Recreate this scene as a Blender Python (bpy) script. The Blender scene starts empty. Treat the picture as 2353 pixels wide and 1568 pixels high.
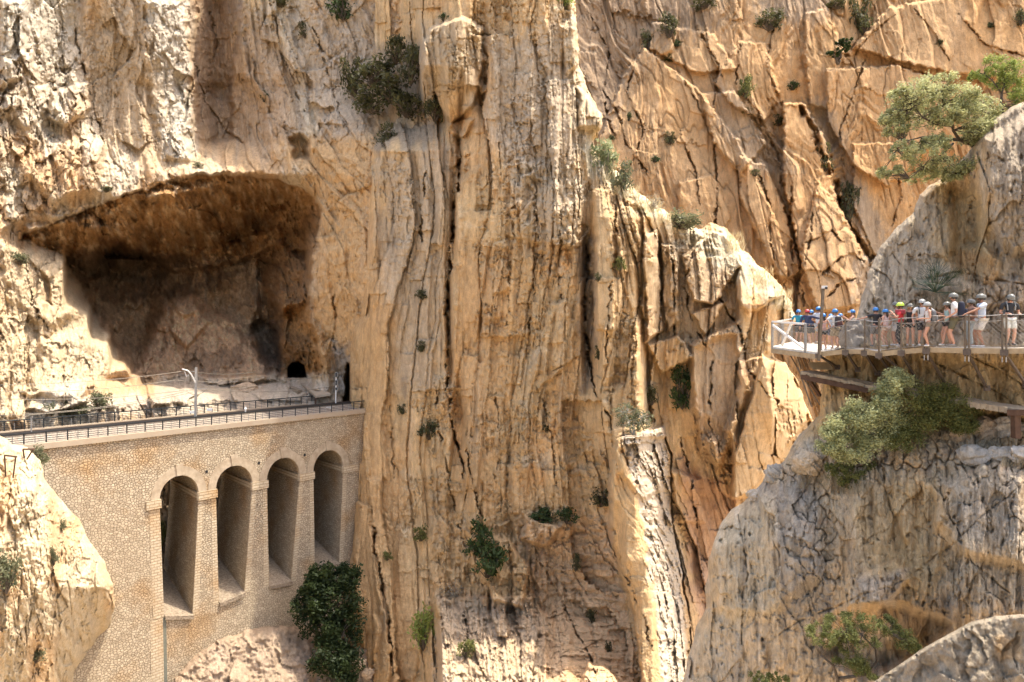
import bpy, bmesh, math, random
import numpy as np
from mathutils import Vector, Matrix

# ------------------------------------------------------------------ camera, sky, sun, exposure
F = 1694.7                      # focal length in units of a 2353-wide picture
CX, HY = 1176.5, 765.0          # optical centre and horizon line in those units
EYE = 60.0                      # camera height above the river
scene = bpy.context.scene
cd = bpy.data.cameras.new('camera'); cam = bpy.data.objects.new('camera', cd)
scene.collection.objects.link(cam); scene.camera = cam
cd.sensor_width = 36.0; cd.lens = 36.0*F/2353.0
cd.shift_y = -(784.0-HY)/2353.0
cd.clip_start = 0.1; cd.clip_end = 3000
cam.location = (0, 0, EYE); cam.rotation_euler = (math.radians(90), 0, 0)

SUN_EL, SUN_AZ = 68.0, 13.0      # azimuth measured from +X towards +Y
world = bpy.data.worlds.new('World'); scene.world = world; world.use_nodes = True
wn = world.node_tree; wn.nodes.clear()
wo = wn.nodes.new('ShaderNodeOutputWorld'); wb = wn.nodes.new('ShaderNodeBackground')
sk = wn.nodes.new('ShaderNodeTexSky'); sk.sky_type = 'NISHITA'; sk.sun_disc = False
sk.sun_elevation = math.radians(SUN_EL); sk.sun_rotation = math.radians(90-SUN_AZ)
sk.air_density = 1.0; sk.dust_density = 6.0; sk.ozone_density = 0.3; sk.altitude = 300
wb.inputs['Strength'].default_value = 0.15
wn.links.new(sk.outputs[0], wb.inputs[0]); wn.links.new(wb.outputs[0], wo.inputs[0])
sd = bpy.data.lights.new('sun', 'SUN'); sun = bpy.data.objects.new('sun', sd); scene.collection.objects.link(sun)
sd.energy = 2.1; sd.angle = math.radians(0.5); sd.color = (1.0, 0.93, 0.80)
_s = Vector((math.cos(math.radians(SUN_EL))*math.cos(math.radians(SUN_AZ)),
             math.cos(math.radians(SUN_EL))*math.sin(math.radians(SUN_AZ)), math.sin(math.radians(SUN_EL))))
sun.rotation_euler = (-_s).to_track_quat('-Z', 'Y').to_euler(); sun.location = (0, 0, 300)
scene.view_settings.view_transform = 'Standard'; scene.view_settings.look = 'None'
scene.view_settings.gamma = 1; scene.view_settings.exposure = 1.74
try:
    scene.cycles.max_bounces = 6; scene.cycles.diffuse_bounces = 5
except Exception: pass

# ------------------------------------------------------------------ helpers
def W(x, y, d):
    """the place in the world seen at picture point x, y at distance d in front of the camera"""
    return Vector(((x-CX)/F*d, d, EYE+(HY-y)/F*d))

def hash2(ix, iy, seed):
    ix = ix.astype(np.int64).astype(np.uint32); iy = iy.astype(np.int64).astype(np.uint32)
    h = ix*np.uint32(374761393) + iy*np.uint32(668265263) + np.uint32((seed*1442695041+12345) & 0xffffffff)
    h = (h ^ (h >> np.uint32(13)))*np.uint32(1274126177)
    h = (h ^ (h >> np.uint32(16)))*np.uint32(2246822519)
    return (h ^ (h >> np.uint32(15))).astype(np.float32)/np.float32(4294967295.0)

def perlin(u, v, seed=0):
    iu = np.floor(u); iv = np.floor(v); fu = u-iu; fv = v-iv
    su = fu*fu*fu*(fu*(fu*6-15)+10); sv = fv*fv*fv*(fv*(fv*6-15)+10)
    def g(a, b):
        t = hash2(iu+a, iv+b, seed)*6.2832
        return np.cos(t)*(fu-a)+np.sin(t)*(fv-b)
    a = g(0, 0); b = g(1, 0); c = g(0, 1); d = g(1, 1)
    return ((a+(b-a)*su)*(1-sv)+(c+(d-c)*su)*sv)*1.5

def fbm(u, v, seed=0, octv=5, gain=0.5, lac=2.03):
    s = 0; a = 1.0; n = 0
    for k in range(octv):
        s = s+a*perlin(u, v, seed+k*17); n += a; a *= gain; u = u*lac+3.1; v = v*lac+1.7
    return s/n

def ridged(u, v, seed=0, octv=4, gain=0.5):
    s = 0; a = 1.0; n = 0
    for k in range(octv):
        s = s+a*(1-2*np.abs(perlin(u, v, seed+k*31))); n += a; a *= gain; u = u*2.1+7.3; v = v*2.1+2.9
    return s/n

def facets(u, v, seed=0, tilt=1.0):
    """cells of broken rock: (height, distance to the crack between cells, cell value)"""
    iu = np.floor(u); iv = np.floor(v)
    f1 = np.full(u.shape, 9.0, np.float32); f2 = f1.copy()
    h = np.zeros(u.shape, np.float32); cid = h.copy()
    for a in (-1, 0, 1):
        for b in (-1, 0, 1):
            cx = iu+a; cy = iv+b
            px = cx+0.1+0.8*hash2(cx, cy, seed); py = cy+0.1+0.8*hash2(cx, cy, seed+5)
            dx = u-px; dy = v-py; d = np.sqrt(dx*dx+dy*dy)
            r = hash2(cx, cy, seed+9); tx = hash2(cx, cy, seed+11)-.5; ty = hash2(cx, cy, seed+13)-.5
            hh = r-.5+(dx*tx+dy*ty)*2*tilt
            n = d < f1
            f2 = np.where(n, f1, np.minimum(f2, d)); h = np.where(n, hh, h); cid = np.where(n, r, cid); f1 = np.where(n, d, f1)
    return h, f2-f1, cid

def blocks(u, v, seed, tall=3.0, tilt=.5):
    """jointed beds: upright columns of uneven width, each broken across at its own heights.
    returns (height, closeness to an upright joint, closeness to a cross joint, value)"""
    best = None
    uu = u+.35*np.sin(u*1.7+seed)+.2*np.sin(u*4.1+seed*2.)      # uneven widths
    c = np.floor(uu); fu = uu-c; rc = hash2(c, c*0+3, seed)
    vv = v/tall*(.6+.9*hash2(c, c*0+5, seed))+rc*17; vv = vv+.3*np.sin(vv*2.3+rc*9)
    d = np.floor(vv); fv = vv-d; rb = hash2(c, d, seed+7); t1 = hash2(c, d, seed+8)-.5; t2 = hash2(c, d, seed+9)-.5
    h = (rc-.5)*.9+(rb-.5)*.7+((fu-.5)*t1*1.6+(fv-.5)*t2)*tilt
    ju = np.minimum(fu, 1-fu); jv = np.minimum(fv, 1-fv)*tall
    su = hash2(np.where(fu < .5, c, c+1), c*0+11, seed)
    return h, np.exp(-(ju/.05)**2)*(.2+su), np.exp(-(jv/.07)**2)*rb, rb

def saw(q, w=.12):
    """layered rock: each bed swells towards the viewer, then breaks back"""
    f = q-np.floor(q); return np.where(f < 1-w, f/(1-w), (1-f)/w)-.5

def creases(u, v, seed, w=.1, o=3):
    """thin wandering cracks, 1 in the crack and 0 away from it"""
    n = fbm(u, v, seed, o, .45); m = smooth(-.15, .2, perlin(u*.31+5, v*.4+9, seed+77))
    return np.exp(-(n/(w*.35))**2)*m

def smooth(a, b, x):
    t = np.clip((x-a)/(b-a), 0, 1); return t*t*(3-2*t)

def sdf(x, y, poly):
    """signed distance to a polygon (negative inside)"""
    d = np.full(x.shape, 1e18, np.float32); ins = np.zeros(x.shape, bool); n = len(poly)
    for i in range(n):
        ax, ay = poly[i]; bx, by = poly[(i+1) % n]; ex, ey = bx-ax, by-ay
        wx = x-ax; wy = y-ay; t = np.clip((wx*ex+wy*ey)/(ex*ex+ey*ey+1e-9), 0, 1)
        qx = wx-ex*t; qy = wy-ey*t; d = np.minimum(d, qx*qx+qy*qy)
        c = ((ay > y) != (by > y)) & (x < (bx-ax)*(y-ay)/((by-ay) if by != ay else 1e-9)+ax)
        ins ^= c
    d = np.sqrt(d); return np.where(ins, -d, d)

def linedist(x, y, pts):
    d = np.full(x.shape, 1e18, np.float32); s = np.zeros(x.shape, np.float32); n = len(pts)-1
    for i in range(n):
        ax, ay = pts[i]; bx, by = pts[i+1]; ex, ey = bx-ax, by-ay
        wx = x-ax; wy = y-ay; t = np.clip((wx*ex+wy*ey)/(ex*ex+ey*ey+1e-9), 0, 1)
        q = (wx-ex*t)**2+(wy-ey*t)**2; m = q < d; d = np.where(m, q, d); s = np.where(m, (i+t)/n, s)
    return np.sqrt(d), s

def rowfield(X, Y, rows):
    ys = [r[0] for r in rows]; xs = X[0]
    tab = np.array([np.interp(xs, [p[0] for p in r[1]], [p[1] for p in r[1]]) for r in rows])
    yy = Y[:, 0]; k = np.clip(np.searchsorted(ys, yy)-1, 0, len(ys)-2)
    t = np.clip((yy-np.array(ys)[k])/(np.array(ys)[k+1]-np.array(ys)[k]), 0, 1)[:, None]
    return (tab[k]*(1-t)+tab[k+1]*t).astype(np.float32)

def sub(X, Y, pts, m):
    """slice of the grid round some points"""
    x0 = min(p[0] for p in pts)-m; x1 = max(p[0] for p in pts)+m; y0 = min(p[1] for p in pts)-m; y1 = max(p[1] for p in pts)+m
    i0, i1 = np.searchsorted(Y[:, 0], [y0, y1]); j0, j1 = np.searchsorted(X[0], [x0, x1])
    return slice(i0, max(i1, i0)), slice(j0, max(j1, j0))

class Rock:
    def __init__(s, x0, x1, y0, y1, step, z0, seed):
        xs = np.arange(x0, x1, step, dtype=np.float32); ys = np.arange(y0, y1, step, dtype=np.float32)
        s.X, s.Y = np.meshgrid(xs, ys); s.z0 = z0; s.seed = seed; s.step = step
        s.u = (s.X-CX)/F*z0; s.v = -(s.Y-HY)/F*z0
        s.wx = s.X+fbm(s.u*.5, s.v*.5, seed+70, 4)*9*(100/z0)**.3; s.wy = s.Y+fbm(s.u*.5, s.v*.5, seed+80, 4)*9*(100/z0)**.3
        s.col = None
    def block(s, pts, d, soft=4, warp=1.0, rough=0):
        """raise (d<0) or sink (d>0) the rock inside an outline"""
        a, b = sub(s.X, s.Y, pts, soft*2+25)
        x = s.X[a, b]+(s.wx-s.X)[a, b]*warp; y = s.Y[a, b]+(s.wy-s.Y)[a, b]*warp
        q = smooth(soft, -soft, sdf(x, y, pts)); s.D[a, b] += d*q
    def crack(s, pts, d=1.5, w=2.0, warp=.5):
        """a joint: it opens and pinches shut along its length, and one side stands a little proud"""
        a, b = sub(s.X, s.Y, pts, 45)
        j = fbm(s.u[a, b]*3*(100/s.z0)**-1*1.0, s.v[a, b]*3*(100/s.z0)**-1, s.seed+93, 3)*3.5
        x = s.X[a, b]+(s.wx-s.X)[a, b]*warp+j; y = s.Y[a, b]+(s.wy-s.Y)[a, b]*warp
        best = np.full(x.shape, 1e18, np.float32); sg = np.zeros(x.shape, np.float32)
        for i in range(len(pts)-1):
            ax, ay = pts[i]; bx, by = pts[i+1]; ex, ey = bx-ax, by-ay; wx = x-ax; wy = y-ay
            t = np.clip((wx*ex+wy*ey)/(ex*ex+ey*ey+1e-9), 0, 1); q = (wx-ex*t)**2+(wy-ey*t)**2; m = q < best
            best = np.where(m, q, best); sg = np.where(m, np.sign(ex*wy-ey*wx), sg)
        q, t = linedist(x, y, pts); n = .5+1.5*fbm(s.u[a, b]*(60/s.z0), s.v[a, b]*(60/s.z0), s.seed+90, 3); e = np.clip(np.minimum(t, 1-t)*6, 0, 1)
        ww = w*np.clip(n, .2, 1.9)*np.clip(e+.25, 0, 1)
        s.D[a, b] += d*np.clip(n*1.3, .15, 1.2)*np.exp(-(q/ww)**2)-d*.28*smooth(1.5, -1.5, q*sg)*np.clip(1-q/32, 0, 1)*e
    def step_line(s, pts, d, w=3, reach=60, warp=.5):
        """one side (left of the line as drawn) stands proud by d, fading out over reach"""
        a, b = sub(s.X, s.Y, pts, reach)
        x = s.X[a, b]+(s.wx-s.X)[a, b]*warp; y = s.Y[a, b]+(s.wy-s.Y)[a, b]*warp
        best = np.full(x.shape, 1e18, np.float32); sg = np.zeros(x.shape, np.float32)
        for i in range(len(pts)-1):
            ax, ay = pts[i]; bx, by = pts[i+1]; ex, ey = bx-ax, by-ay
            wx = x-ax; wy = y-ay; t = np.clip((wx*ex+wy*ey)/(ex*ex+ey*ey+1e-9), 0, 1)
            q = (wx-ex*t)**2+(wy-ey*t)**2; m = q < best; best = np.where(m, q, best)
            sg = np.where(m, np.sign(ex*wy-ey*wx), sg)
        q, t = linedist(x, y, pts); e = np.clip(np.minimum(t, 1-t)*6, 0, 1)
        dd = np.sqrt(best)*sg
        s.D[a, b] -= d*smooth(w, -w, dd)*smooth(-reach, -reach*.3, dd)*e
    def ramp(s, crest, right, amount):
        """between the crest and the right-hand edge the rock falls back by amount"""
        y0, y1 = crest[0][1], crest[-1][1]; a, b = sub(s.X, s.Y, crest+right, 10)
        x = s.X[a, b]+(s.wx-s.X)[a, b]*.8; y = s.Y[a, b]
        xl = np.interp(y, [p[1] for p in crest], [p[0] for p in crest]); xr = np.interp(y, [p[1] for p in right], [p[0] for p in right])
        m = smooth(y0-6, y0+6, y)*smooth(y1+6, y1-6, y)*smooth(xr+4, xr-1, x)
        s.D[a, b] += amount*np.clip((x-xl)/np.maximum(xr-xl, 2), 0, 1)*m
    def paint(s, pts, c, k=1.0, soft=20, warp=2.0):
        a, b = sub(s.X, s.Y, pts, soft*2+40)
        x = s.X[a, b]+(s.wx-s.X)[a, b]*warp; y = s.Y[a, b]+(s.wy-s.Y)[a, b]*warp
        n = fbm(s.u[a, b]*.8, s.v[a, b]*.25, s.seed+60, 4)
        q = smooth(soft, -soft, sdf(x, y, pts)+n*soft*1.6)[..., None]*k
        s.col[a, b] = s.col[a, b]*(1-q)+np.array(c, np.float32)*q
    def faces(s, base, polys, k=.8, soft=6):
        """smooth slab faces: take most of the small relief out inside these outlines"""
        m = np.zeros(s.X.shape, np.float32)
        for p in polys:
            a, b = sub(s.X, s.Y, p, soft*2+20); m[a, b] = np.maximum(m[a, b], smooth(soft, -soft, sdf(s.wx[a, b], s.wy[a, b], p)))
        s.D = base+(s.D-base)*(1-k*m); s.fm = m
    def streak(s, x, y0, y1, w, c, k=.8):
        pts = [(x, y0), (x, y1)]; a, b = sub(s.X, s.Y, pts, w*4)
        q, t = linedist(s.X[a, b]+(s.wx-s.X)[a, b]*.6, s.Y[a, b], pts)
        q = (np.exp(-(q/w)**2)*np.clip(np.minimum(t*3, (1-t)*1.5), 0, 1)*k*(.6+.8*fbm(s.u[a, b]*2, s.v[a, b]*.3, s.seed+61, 3)))[..., None]
        q = np.clip(q, 0, 1)
        s.col[a, b] = s.col[a, b]*(1-q)+np.array(c, np.float32)*q
    def build(s, name, mat, poly, edge=14, thick=14, jag=5, inset=1.0):
        X, Y = s.X, s.Y
        sd_ = sdf(X, Y, poly)
        sd_ = sd_+fbm(s.u*.9, s.v*.9, s.seed+40, 4)*jag
        gy, gx = np.gradient(sd_, s.step)
        gl = np.sqrt(gx*gx+gy*gy)+1e-6; gx /= gl; gy /= gl
        D = s.D.copy()
        # the outline rolls back, then the rock runs away behind it
        D += inset*(1-smooth(0, edge, -sd_))**2
        out = sd_ > 0
        X2 = np.where(out, X-gx*sd_, X); Y2 = np.where(out, Y-gy*sd_, Y)
        D = np.where(out, D+thick*np.clip(sd_/(s.step*5), 0, 1), D)
        keep = sd_ < s.step*5
        h, w = X.shape
        vid = -np.ones(X.shape, np.int64); vid[keep] = np.arange(keep.sum())
        a = vid[:-1, :-1]; b = vid[1:, :-1]; c = vid[1:, 1:]; d = vid[:-1, 1:]
        ok = (a >= 0) & (b >= 0) & (c >= 0) & (d >= 0)
        faces = np.stack([a[ok], b[ok], c[ok], d[ok]], 1).astype(np.int32)
        Dk = D[keep]; Xk = X2[keep]; Yk = Y2[keep]
        co = np.stack([(Xk-CX)/F*Dk, Dk, EYE+(HY-Yk)/F*Dk], 1).astype(np.float32)
        me = bpy.data.meshes.new(name)
        me.vertices.add(len(co)); me.vertices.foreach_set('co', co.ravel())
        nf = len(faces); me.loops.add(nf*4); me.polygons.add(nf)
        me.loops.foreach_set('vertex_index', faces.ravel())
        me.polygons.foreach_set('loop_start', np.arange(0, nf*4, 4, dtype=np.int32))
        me.update(calc_edges=True)
        cc = np.ones((len(co), 4), np.float32); cc[:, :3] = np.clip(s.col[keep], .02, .75)
        at = me.color_attributes.new('rock_colour', 'FLOAT_COLOR', 'POINT'); at.data.foreach_set('color', cc.ravel())
        me.materials.append(mat)
        o = bpy.data.objects.new(name, me); scene.collection.objects.link(o); o['kind'] = 'structure'
        s.Dfin = D
        return o
    def depth(s, x, y):
        j = int(np.clip(np.searchsorted(s.X[0], x), 0, s.X.shape[1]-1)); i = int(np.clip(np.searchsorted(s.Y[:, 0], y), 0, s.X.shape[0]-1))
        return float(s.D[i, j])

# ------------------------------------------------------------------ materials
def newmat(name):
    m = bpy.data.materials.new(name); m.use_nodes = True; nt = m.node_tree
    return m, nt, nt.nodes['Principled BSDF']
def N(nt, t, **kw):
    n = nt.nodes.new(t)
    for k, v in kw.items():
        if k.startswith('i_'): n.inputs[int(k[2:]) if k[2:].isdigit() else k[2:].replace('_', ' ')].default_value = v
        else: setattr(n, k, v)
    return n
def mat_rock(name, scale=1.0, bump=1.0):
    m, nt, b = newmat(name); L = nt.links.new
    b.inputs['Roughness'].default_value = .95; b.inputs['Specular IOR Level'].default_value = .15
    at = N(nt, 'ShaderNodeVertexColor', layer_name='rock_colour')
    tc = N(nt, 'ShaderNodeTexCoord')
    mp = N(nt, 'ShaderNodeMapping'); mp.inputs['Scale'].default_value = (1, 1, .45); L(tc.outputs['Object'], mp.inputs[0])
    n1 = N(nt, 'ShaderNodeTexNoise'); n1.inputs['Scale'].default_value = 2.2*scale; n1.inputs['Detail'].default_value = 10; n1.inputs['Roughness'].default_value = .72
    L(mp.outputs[0], n1.inputs[0])
    n2 = N(nt, 'ShaderNodeTexNoise'); n2.inputs['Scale'].default_value = 9*scale; n2.inputs['Detail'].default_value = 6; n2.inputs['Roughness'].default_value = .7
    L(tc.outputs['Object'], n2.inputs[0])
    vo = N(nt, 'ShaderNodeTexVoronoi', feature='DISTANCE_TO_EDGE'); vo.inputs['Scale'].default_value = .9*scale
    wv = N(nt, 'ShaderNodeVectorMath', operation='MULTIPLY_ADD'); L(n1.outputs['Color'], wv.inputs[0]); wv.inputs[1].default_value = (.8/scale,)*3; L(mp.outputs[0], wv.inputs[2])
    L(wv.outputs[0], vo.inputs[0])
    cr = N(nt, 'ShaderNodeMapRange'); L(vo.outputs['Distance'], cr.inputs[0]); cr.inputs[1].default_value = 0; cr.inputs[2].default_value = .035; cr.inputs[3].default_value = 0; cr.inputs[4].default_value = 1
    r1 = N(nt, 'ShaderNodeMapRange'); L(n1.outputs[0], r1.inputs[0]); r1.inputs[1].default_value = .3; r1.inputs[2].default_value = .7; r1.inputs[3].default_value = .68; r1.inputs[4].default_value = 1.22
    r2 = N(nt, 'ShaderNodeMapRange'); L(n2.outputs[0], r2.inputs[0]); r2.inputs[1].default_value = .3; r2.inputs[2].default_value = .7; r2.inputs[3].default_value = .85; r2.inputs[4].default_value = 1.13
    mu = N(nt, 'ShaderNodeMath', operation='MULTIPLY'); L(r1.outputs[0], mu.inputs[0]); L(r2.outputs[0], mu.inputs[1])
    c4 = N(nt, 'ShaderNodeMapRange'); L(cr.outputs[0], c4.inputs[0]); c4.inputs[3].default_value = .95; c4.inputs[4].default_value = 1  # crack lines slightly darkened in the colour, standing in for shade
    mu0 = mu; mu = N(nt, 'ShaderNodeMath', operation='MULTIPLY'); L(mu0.outputs[0], mu.inputs[0]); L(c4.outputs[0], mu.inputs[1])
    vm = N(nt, 'ShaderNodeVectorMath', operation='SCALE'); L(at.outputs['Color'], vm.inputs[0]); L(mu.outputs[0], vm.inputs['Scale'])
    L(vm.outputs[0], b.inputs['Base Color'])
    a1 = N(nt, 'ShaderNodeMath', operation='MULTIPLY_ADD'); L(n1.outputs[0], a1.inputs[0]); a1.inputs[1].default_value = 1.0
    a2 = N(nt, 'ShaderNodeMath', operation='MULTIPLY'); L(n2.outputs[0], a2.inputs[0]); a2.inputs[1].default_value = .3; L(a2.outputs[0], a1.inputs[2])
    a3 = N(nt, 'ShaderNodeMath', operation='MULTIPLY_ADD'); L(cr.outputs[0], a3.inputs[0]); a3.inputs[1].default_value = .05; L(a1.outputs[0], a3.inputs[2])
    n5 = N(nt, 'ShaderNodeTexNoise', noise_type='RIDGED_MULTIFRACTAL'); n5.inputs['Scale'].default_value = 1.1*scale; n5.inputs['Detail'].default_value = 9; n5.inputs['Roughness'].default_value = .55; L(mp.outputs[0], n5.inputs[0])
    a5 = N(nt, 'ShaderNodeMath', operation='MULTIPLY_ADD'); L(n5.outputs[0], a5.inputs[0]); a5.inputs[1].default_value = -.32; L(a3.outputs[0], a5.inputs[2])
    bp = N(nt, 'ShaderNodeBump'); bp.inputs['Strength'].default_value = 1; bp.inputs['Distance'].default_value = .5*bump/scale
    L(a5.outputs[0], bp.inputs['Height']); L(bp.outputs[0], b.inputs['Normal'])
    return m
# ------------------------------------------------------------------ the canyon
TAN = (.60, .405, .225); ORANGE = (.60, .37, .15); PALE = (.60, .50, .355); GREY = (.38, .335, .27)
BROWN = (.24, .135, .06); DARK = (.10, .07, .045); PINK = (.52, .36, .24); RUST = (.36, .17, .06)
C3 = lambda c: np.array(c, np.float32)
def mixc(a, b, t): return a*(1-t[..., None])+C3(b)*t[..., None]

M_FAR = mat_rock('far_rock', .32, .7); M_MID = mat_rock('mid_rock', .8, .55); M_NEAR = mat_rock('near_rock', 2.2, .6)

def base_colour(r, a, b, c, streaks=.5, seed=0, fs=.12):
    n = fbm(r.u*fs, r.v*fs*.5, seed, 5)
    col = np.broadcast_to(C3(a), r.X.shape+(3,)).copy()
    col = mixc(col, b, smooth(-.1, .35, n))
    st = fbm(r.u*fs*7, r.v*fs*.5, seed+3, 4)
    col = mixc(col, c, smooth(.05, .45, st)*streaks)
    sp = fbm(r.u*fs*3, r.v*fs*2.5, seed+5, 5)
    col *= (1+.22*sp)[..., None]
    return col

# ---- the far orange wall across the gorge
r = Rock(1240, 2440, -70, 1060, 1.9, 240, 11)
r.D = rowfield(r.X, r.Y, [
 (-70, [(1240, 262), (1500, 268), (1800, 262), (2100, 270), (2440, 250)]),
 (150, [(1240, 250), (1420, 256), (1600, 248), (1850, 244), (2000, 252), (2440, 238)]),
 (350, [(1240, 238), (1450, 232), (1640, 238), (1800, 236), (1900, 246), (2100, 244), (2440, 230)]),
 (600, [(1240, 226), (1500, 220), (1700, 222), (1850, 218), (1985, 226), (2010, 245), (2440, 240)]),
 (800, [(1240, 218), (1700, 212), (1950, 212), (2440, 220)]),
 (1060, [(1240, 205), (2440, 200)])])
r.D = 238+(r.D-235)*.42; base = r.D.copy()
ti = r.u+.22*r.v
f1, e1, c1 = facets(ti*.085+fbm(r.u*.03, r.v*.03, 5, 3)*.6, r.v*.032+fbm(r.u*.03, r.v*.03, 6, 3)*.5, 21, 1.0)
f2, e2, c2 = facets(ti*.22+fbm(r.u*.1, r.v*.1, 7, 3)*.5, r.v*.09, 22, .9)
f3, e3, c3 = facets(ti*.7+fbm(r.u*.3, r.v*.3, 8, 3)*.5, r.v*.35, 23, .9)
rg = ridged(ti*.09, r.v*.035, 9, 4)
lf = fbm(r.u*.035+.3*r.v*.02, r.v*.016, 15, 3); q1 = ti*.075+lf*2.6; am = smooth(-.25, .35, fbm(r.u*.04, r.v*.03, 16, 3))
r.D -= saw(q1, .10)*(1.0+2.2*am)+saw(q1*3.3+fbm(r.u*.1, r.v*.05, 17, 3)*1.2, .22)*(.2+1.1*am)+saw(q1*7+fbm(r.u*.1, r.v*.03, 12, 3)*.8, .15)*(.05+.6*am*am)+saw(ti*.9+fbm(r.u*.08, r.v*.05, 18, 3)*5, .2)*.45*am
b1, j1, k1, v1 = blocks(ti*.11+fbm(r.u*.04, r.v*.02, 67, 3)*1.2, r.v+.25*r.u+fbm(r.u*.3, r.v*.3, 66, 4)*3, 361, 26, .9)
b2, j2, k2, v2 = blocks(ti*.34+fbm(r.u*.1, r.v*.03, 69, 3)*1.2, r.v-.2*r.u+fbm(r.u*.3, r.v*.3, 65, 4)*2, 371, 8, .8)
r.D += b1*2.4+j1*.6+b2*(.15+.7*am)+j2*.35*am+k2*.3*am+f1*1.0+f2*.5*am+f3*.12-rg*.5+fbm(r.u*.3, r.v*.3, 14, 5)*.45
slabs = [  # big leaning slabs, outlines traced from the photo
 ([(1480, 110), (1600, 200), (1700, 330), (1790, 520), (1810, 640), (1600, 560), (1440, 420), (1370, 340), (1430, 180)], -5),
 ([(1700, 95), (1760, 100), (1790, 210), (1760, 280), (1680, 240), (1640, 190)], -5),
 ([(1800, 235), (1850, 240), (1900, 330), (1925, 470), (1995, 600), (1970, 700), (1880, 720), (1840, 600), (1800, 420)], -9),
 ([(1700, 360), (1760, 380), (1800, 470), (1840, 620), (1800, 650), (1740, 540), (1700, 450)], -6),
 ([(1880, 420), (1925, 470), (1990, 600), (1965, 720), (1830, 740), (1845, 560)], -5),
 ([(1610, 215), (1690, 210), (1760, 330), (1700, 400), (1640, 330)], -4),
 ([(2040, 20), (2353, -40), (2420, 60), (2400, 180), (2200, 170), (2060, 140), (1960, 110)], -5),
 ([(1900, 160), (2060, 150), (2200, 200), (2150, 330), (2040, 430), (1960, 380), (1900, 280)], -5),
 ([(1960, 330), (2050, 330), (2110, 470), (2080, 600), (2010, 590), (1960, 470)], -3),
 ([(1500, 50), (1640, 80), (1690, 160), (1600, 170), (1490, 110)], -3),
 ([(1560, 420), (1640, 400), (1680, 500), (1650, 560), (1560, 520)], -2.5),
 ([(1850, 30), (1900, 20), (1940, 120), (1900, 250), (1860, 240), (1850, 130)], -4)]
ck = creases(ti*.11, r.v*.03, 19, .07)+.8*creases(ti*.35+r.v*.03, r.v*.06, 20, .12)*am
r.D += ck*1.1
r.faces(base, [p for p, d in slabs], .45, 10)
for p, d in slabs: r.block(p, d, 3.0, 1.0)
r.crack([(1835, 240), (1870, 300), (1900, 370), (1925, 450), (1955, 520), (1995, 590), (2010, 640)], 7, 12)
r.crack([(1820, 420), (1815, 520), (1822, 600), (1800, 660), (1812, 720)], 3.5, 4)
rs = random.Random(5)
cr = [[(1470, 120), (1440, 210), (1480, 300), (1450, 380)], [(1540, 130), (1600, 230), (1640, 330), (1650, 440), (1640, 540)],
 [(1600, 60), (1650, 150), (1640, 250)], [(1700, 100), (1690, 200), (1745, 260), (1750, 330)], [(1780, 50), (1760, 150), (1790, 230)],
 [(1740, 260), (1790, 360), (1800, 440)], [(1870, 480), (1860, 560), (1840, 640), (1850, 720)], [(1740, 390), (1770, 470), (1770, 560), (1790, 620)],
 [(1900, 120), (1960, 130), (1990, 90), (2060, 30)], [(2060, 150), (2120, 170), (2200, 190), (2240, 215)], [(1990, 130), (1960, 220), (1930, 300), (1940, 380)],
 [(2100, 20), (2150, 80), (2180, 140)], [(2080, 200), (2100, 240), (2150, 260)], [(1880, 640), (1920, 600), (1960, 580), (1990, 610)], [(1890, 700), (1930, 650), (1970, 640)],
 [(1380, 200), (1420, 260), (1440, 330), (1500, 420)], [(1560, 300), (1600, 400), (1610, 480)], [(1850, 560), (1910, 530), (1940, 560)], [(1360, 40), (1400, 120), (1390, 200)], [(2200, 30), (2260, 100), (2353, 130)],
 [(1340, 150), (1350, 240), (1400, 280), (1420, 330)], [(2060, 380), (2070, 450), (2050, 520)]]
for c in cr: r.crack(c, 2.6, 1.9, .9)
r.col = base_colour(r, (.63, .40, .20), (.64, .38, .17), (.54, .38, .23), .3, 31, .05)
r.col *= (1-.2*np.clip(ck, 0, 1))[..., None]  # shade of the thin cracks painted into the wall colour
r.paint([(1300, -60), (1700, -60), (1640, 60), (1480, 110), (1400, 300), (1330, 320)], (.40, .29, .19), .85, 34)  # shaded part beside the pillar, painted darker into the rock colour
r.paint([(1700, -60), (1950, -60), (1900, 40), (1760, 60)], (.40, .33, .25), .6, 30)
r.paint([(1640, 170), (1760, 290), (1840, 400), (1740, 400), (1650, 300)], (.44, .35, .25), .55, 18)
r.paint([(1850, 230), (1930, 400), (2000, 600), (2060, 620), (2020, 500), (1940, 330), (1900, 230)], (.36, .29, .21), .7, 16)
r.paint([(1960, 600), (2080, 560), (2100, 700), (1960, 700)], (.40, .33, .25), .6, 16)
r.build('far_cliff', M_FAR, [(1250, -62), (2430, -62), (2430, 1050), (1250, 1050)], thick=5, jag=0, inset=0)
FARCLIFF = r

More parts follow.
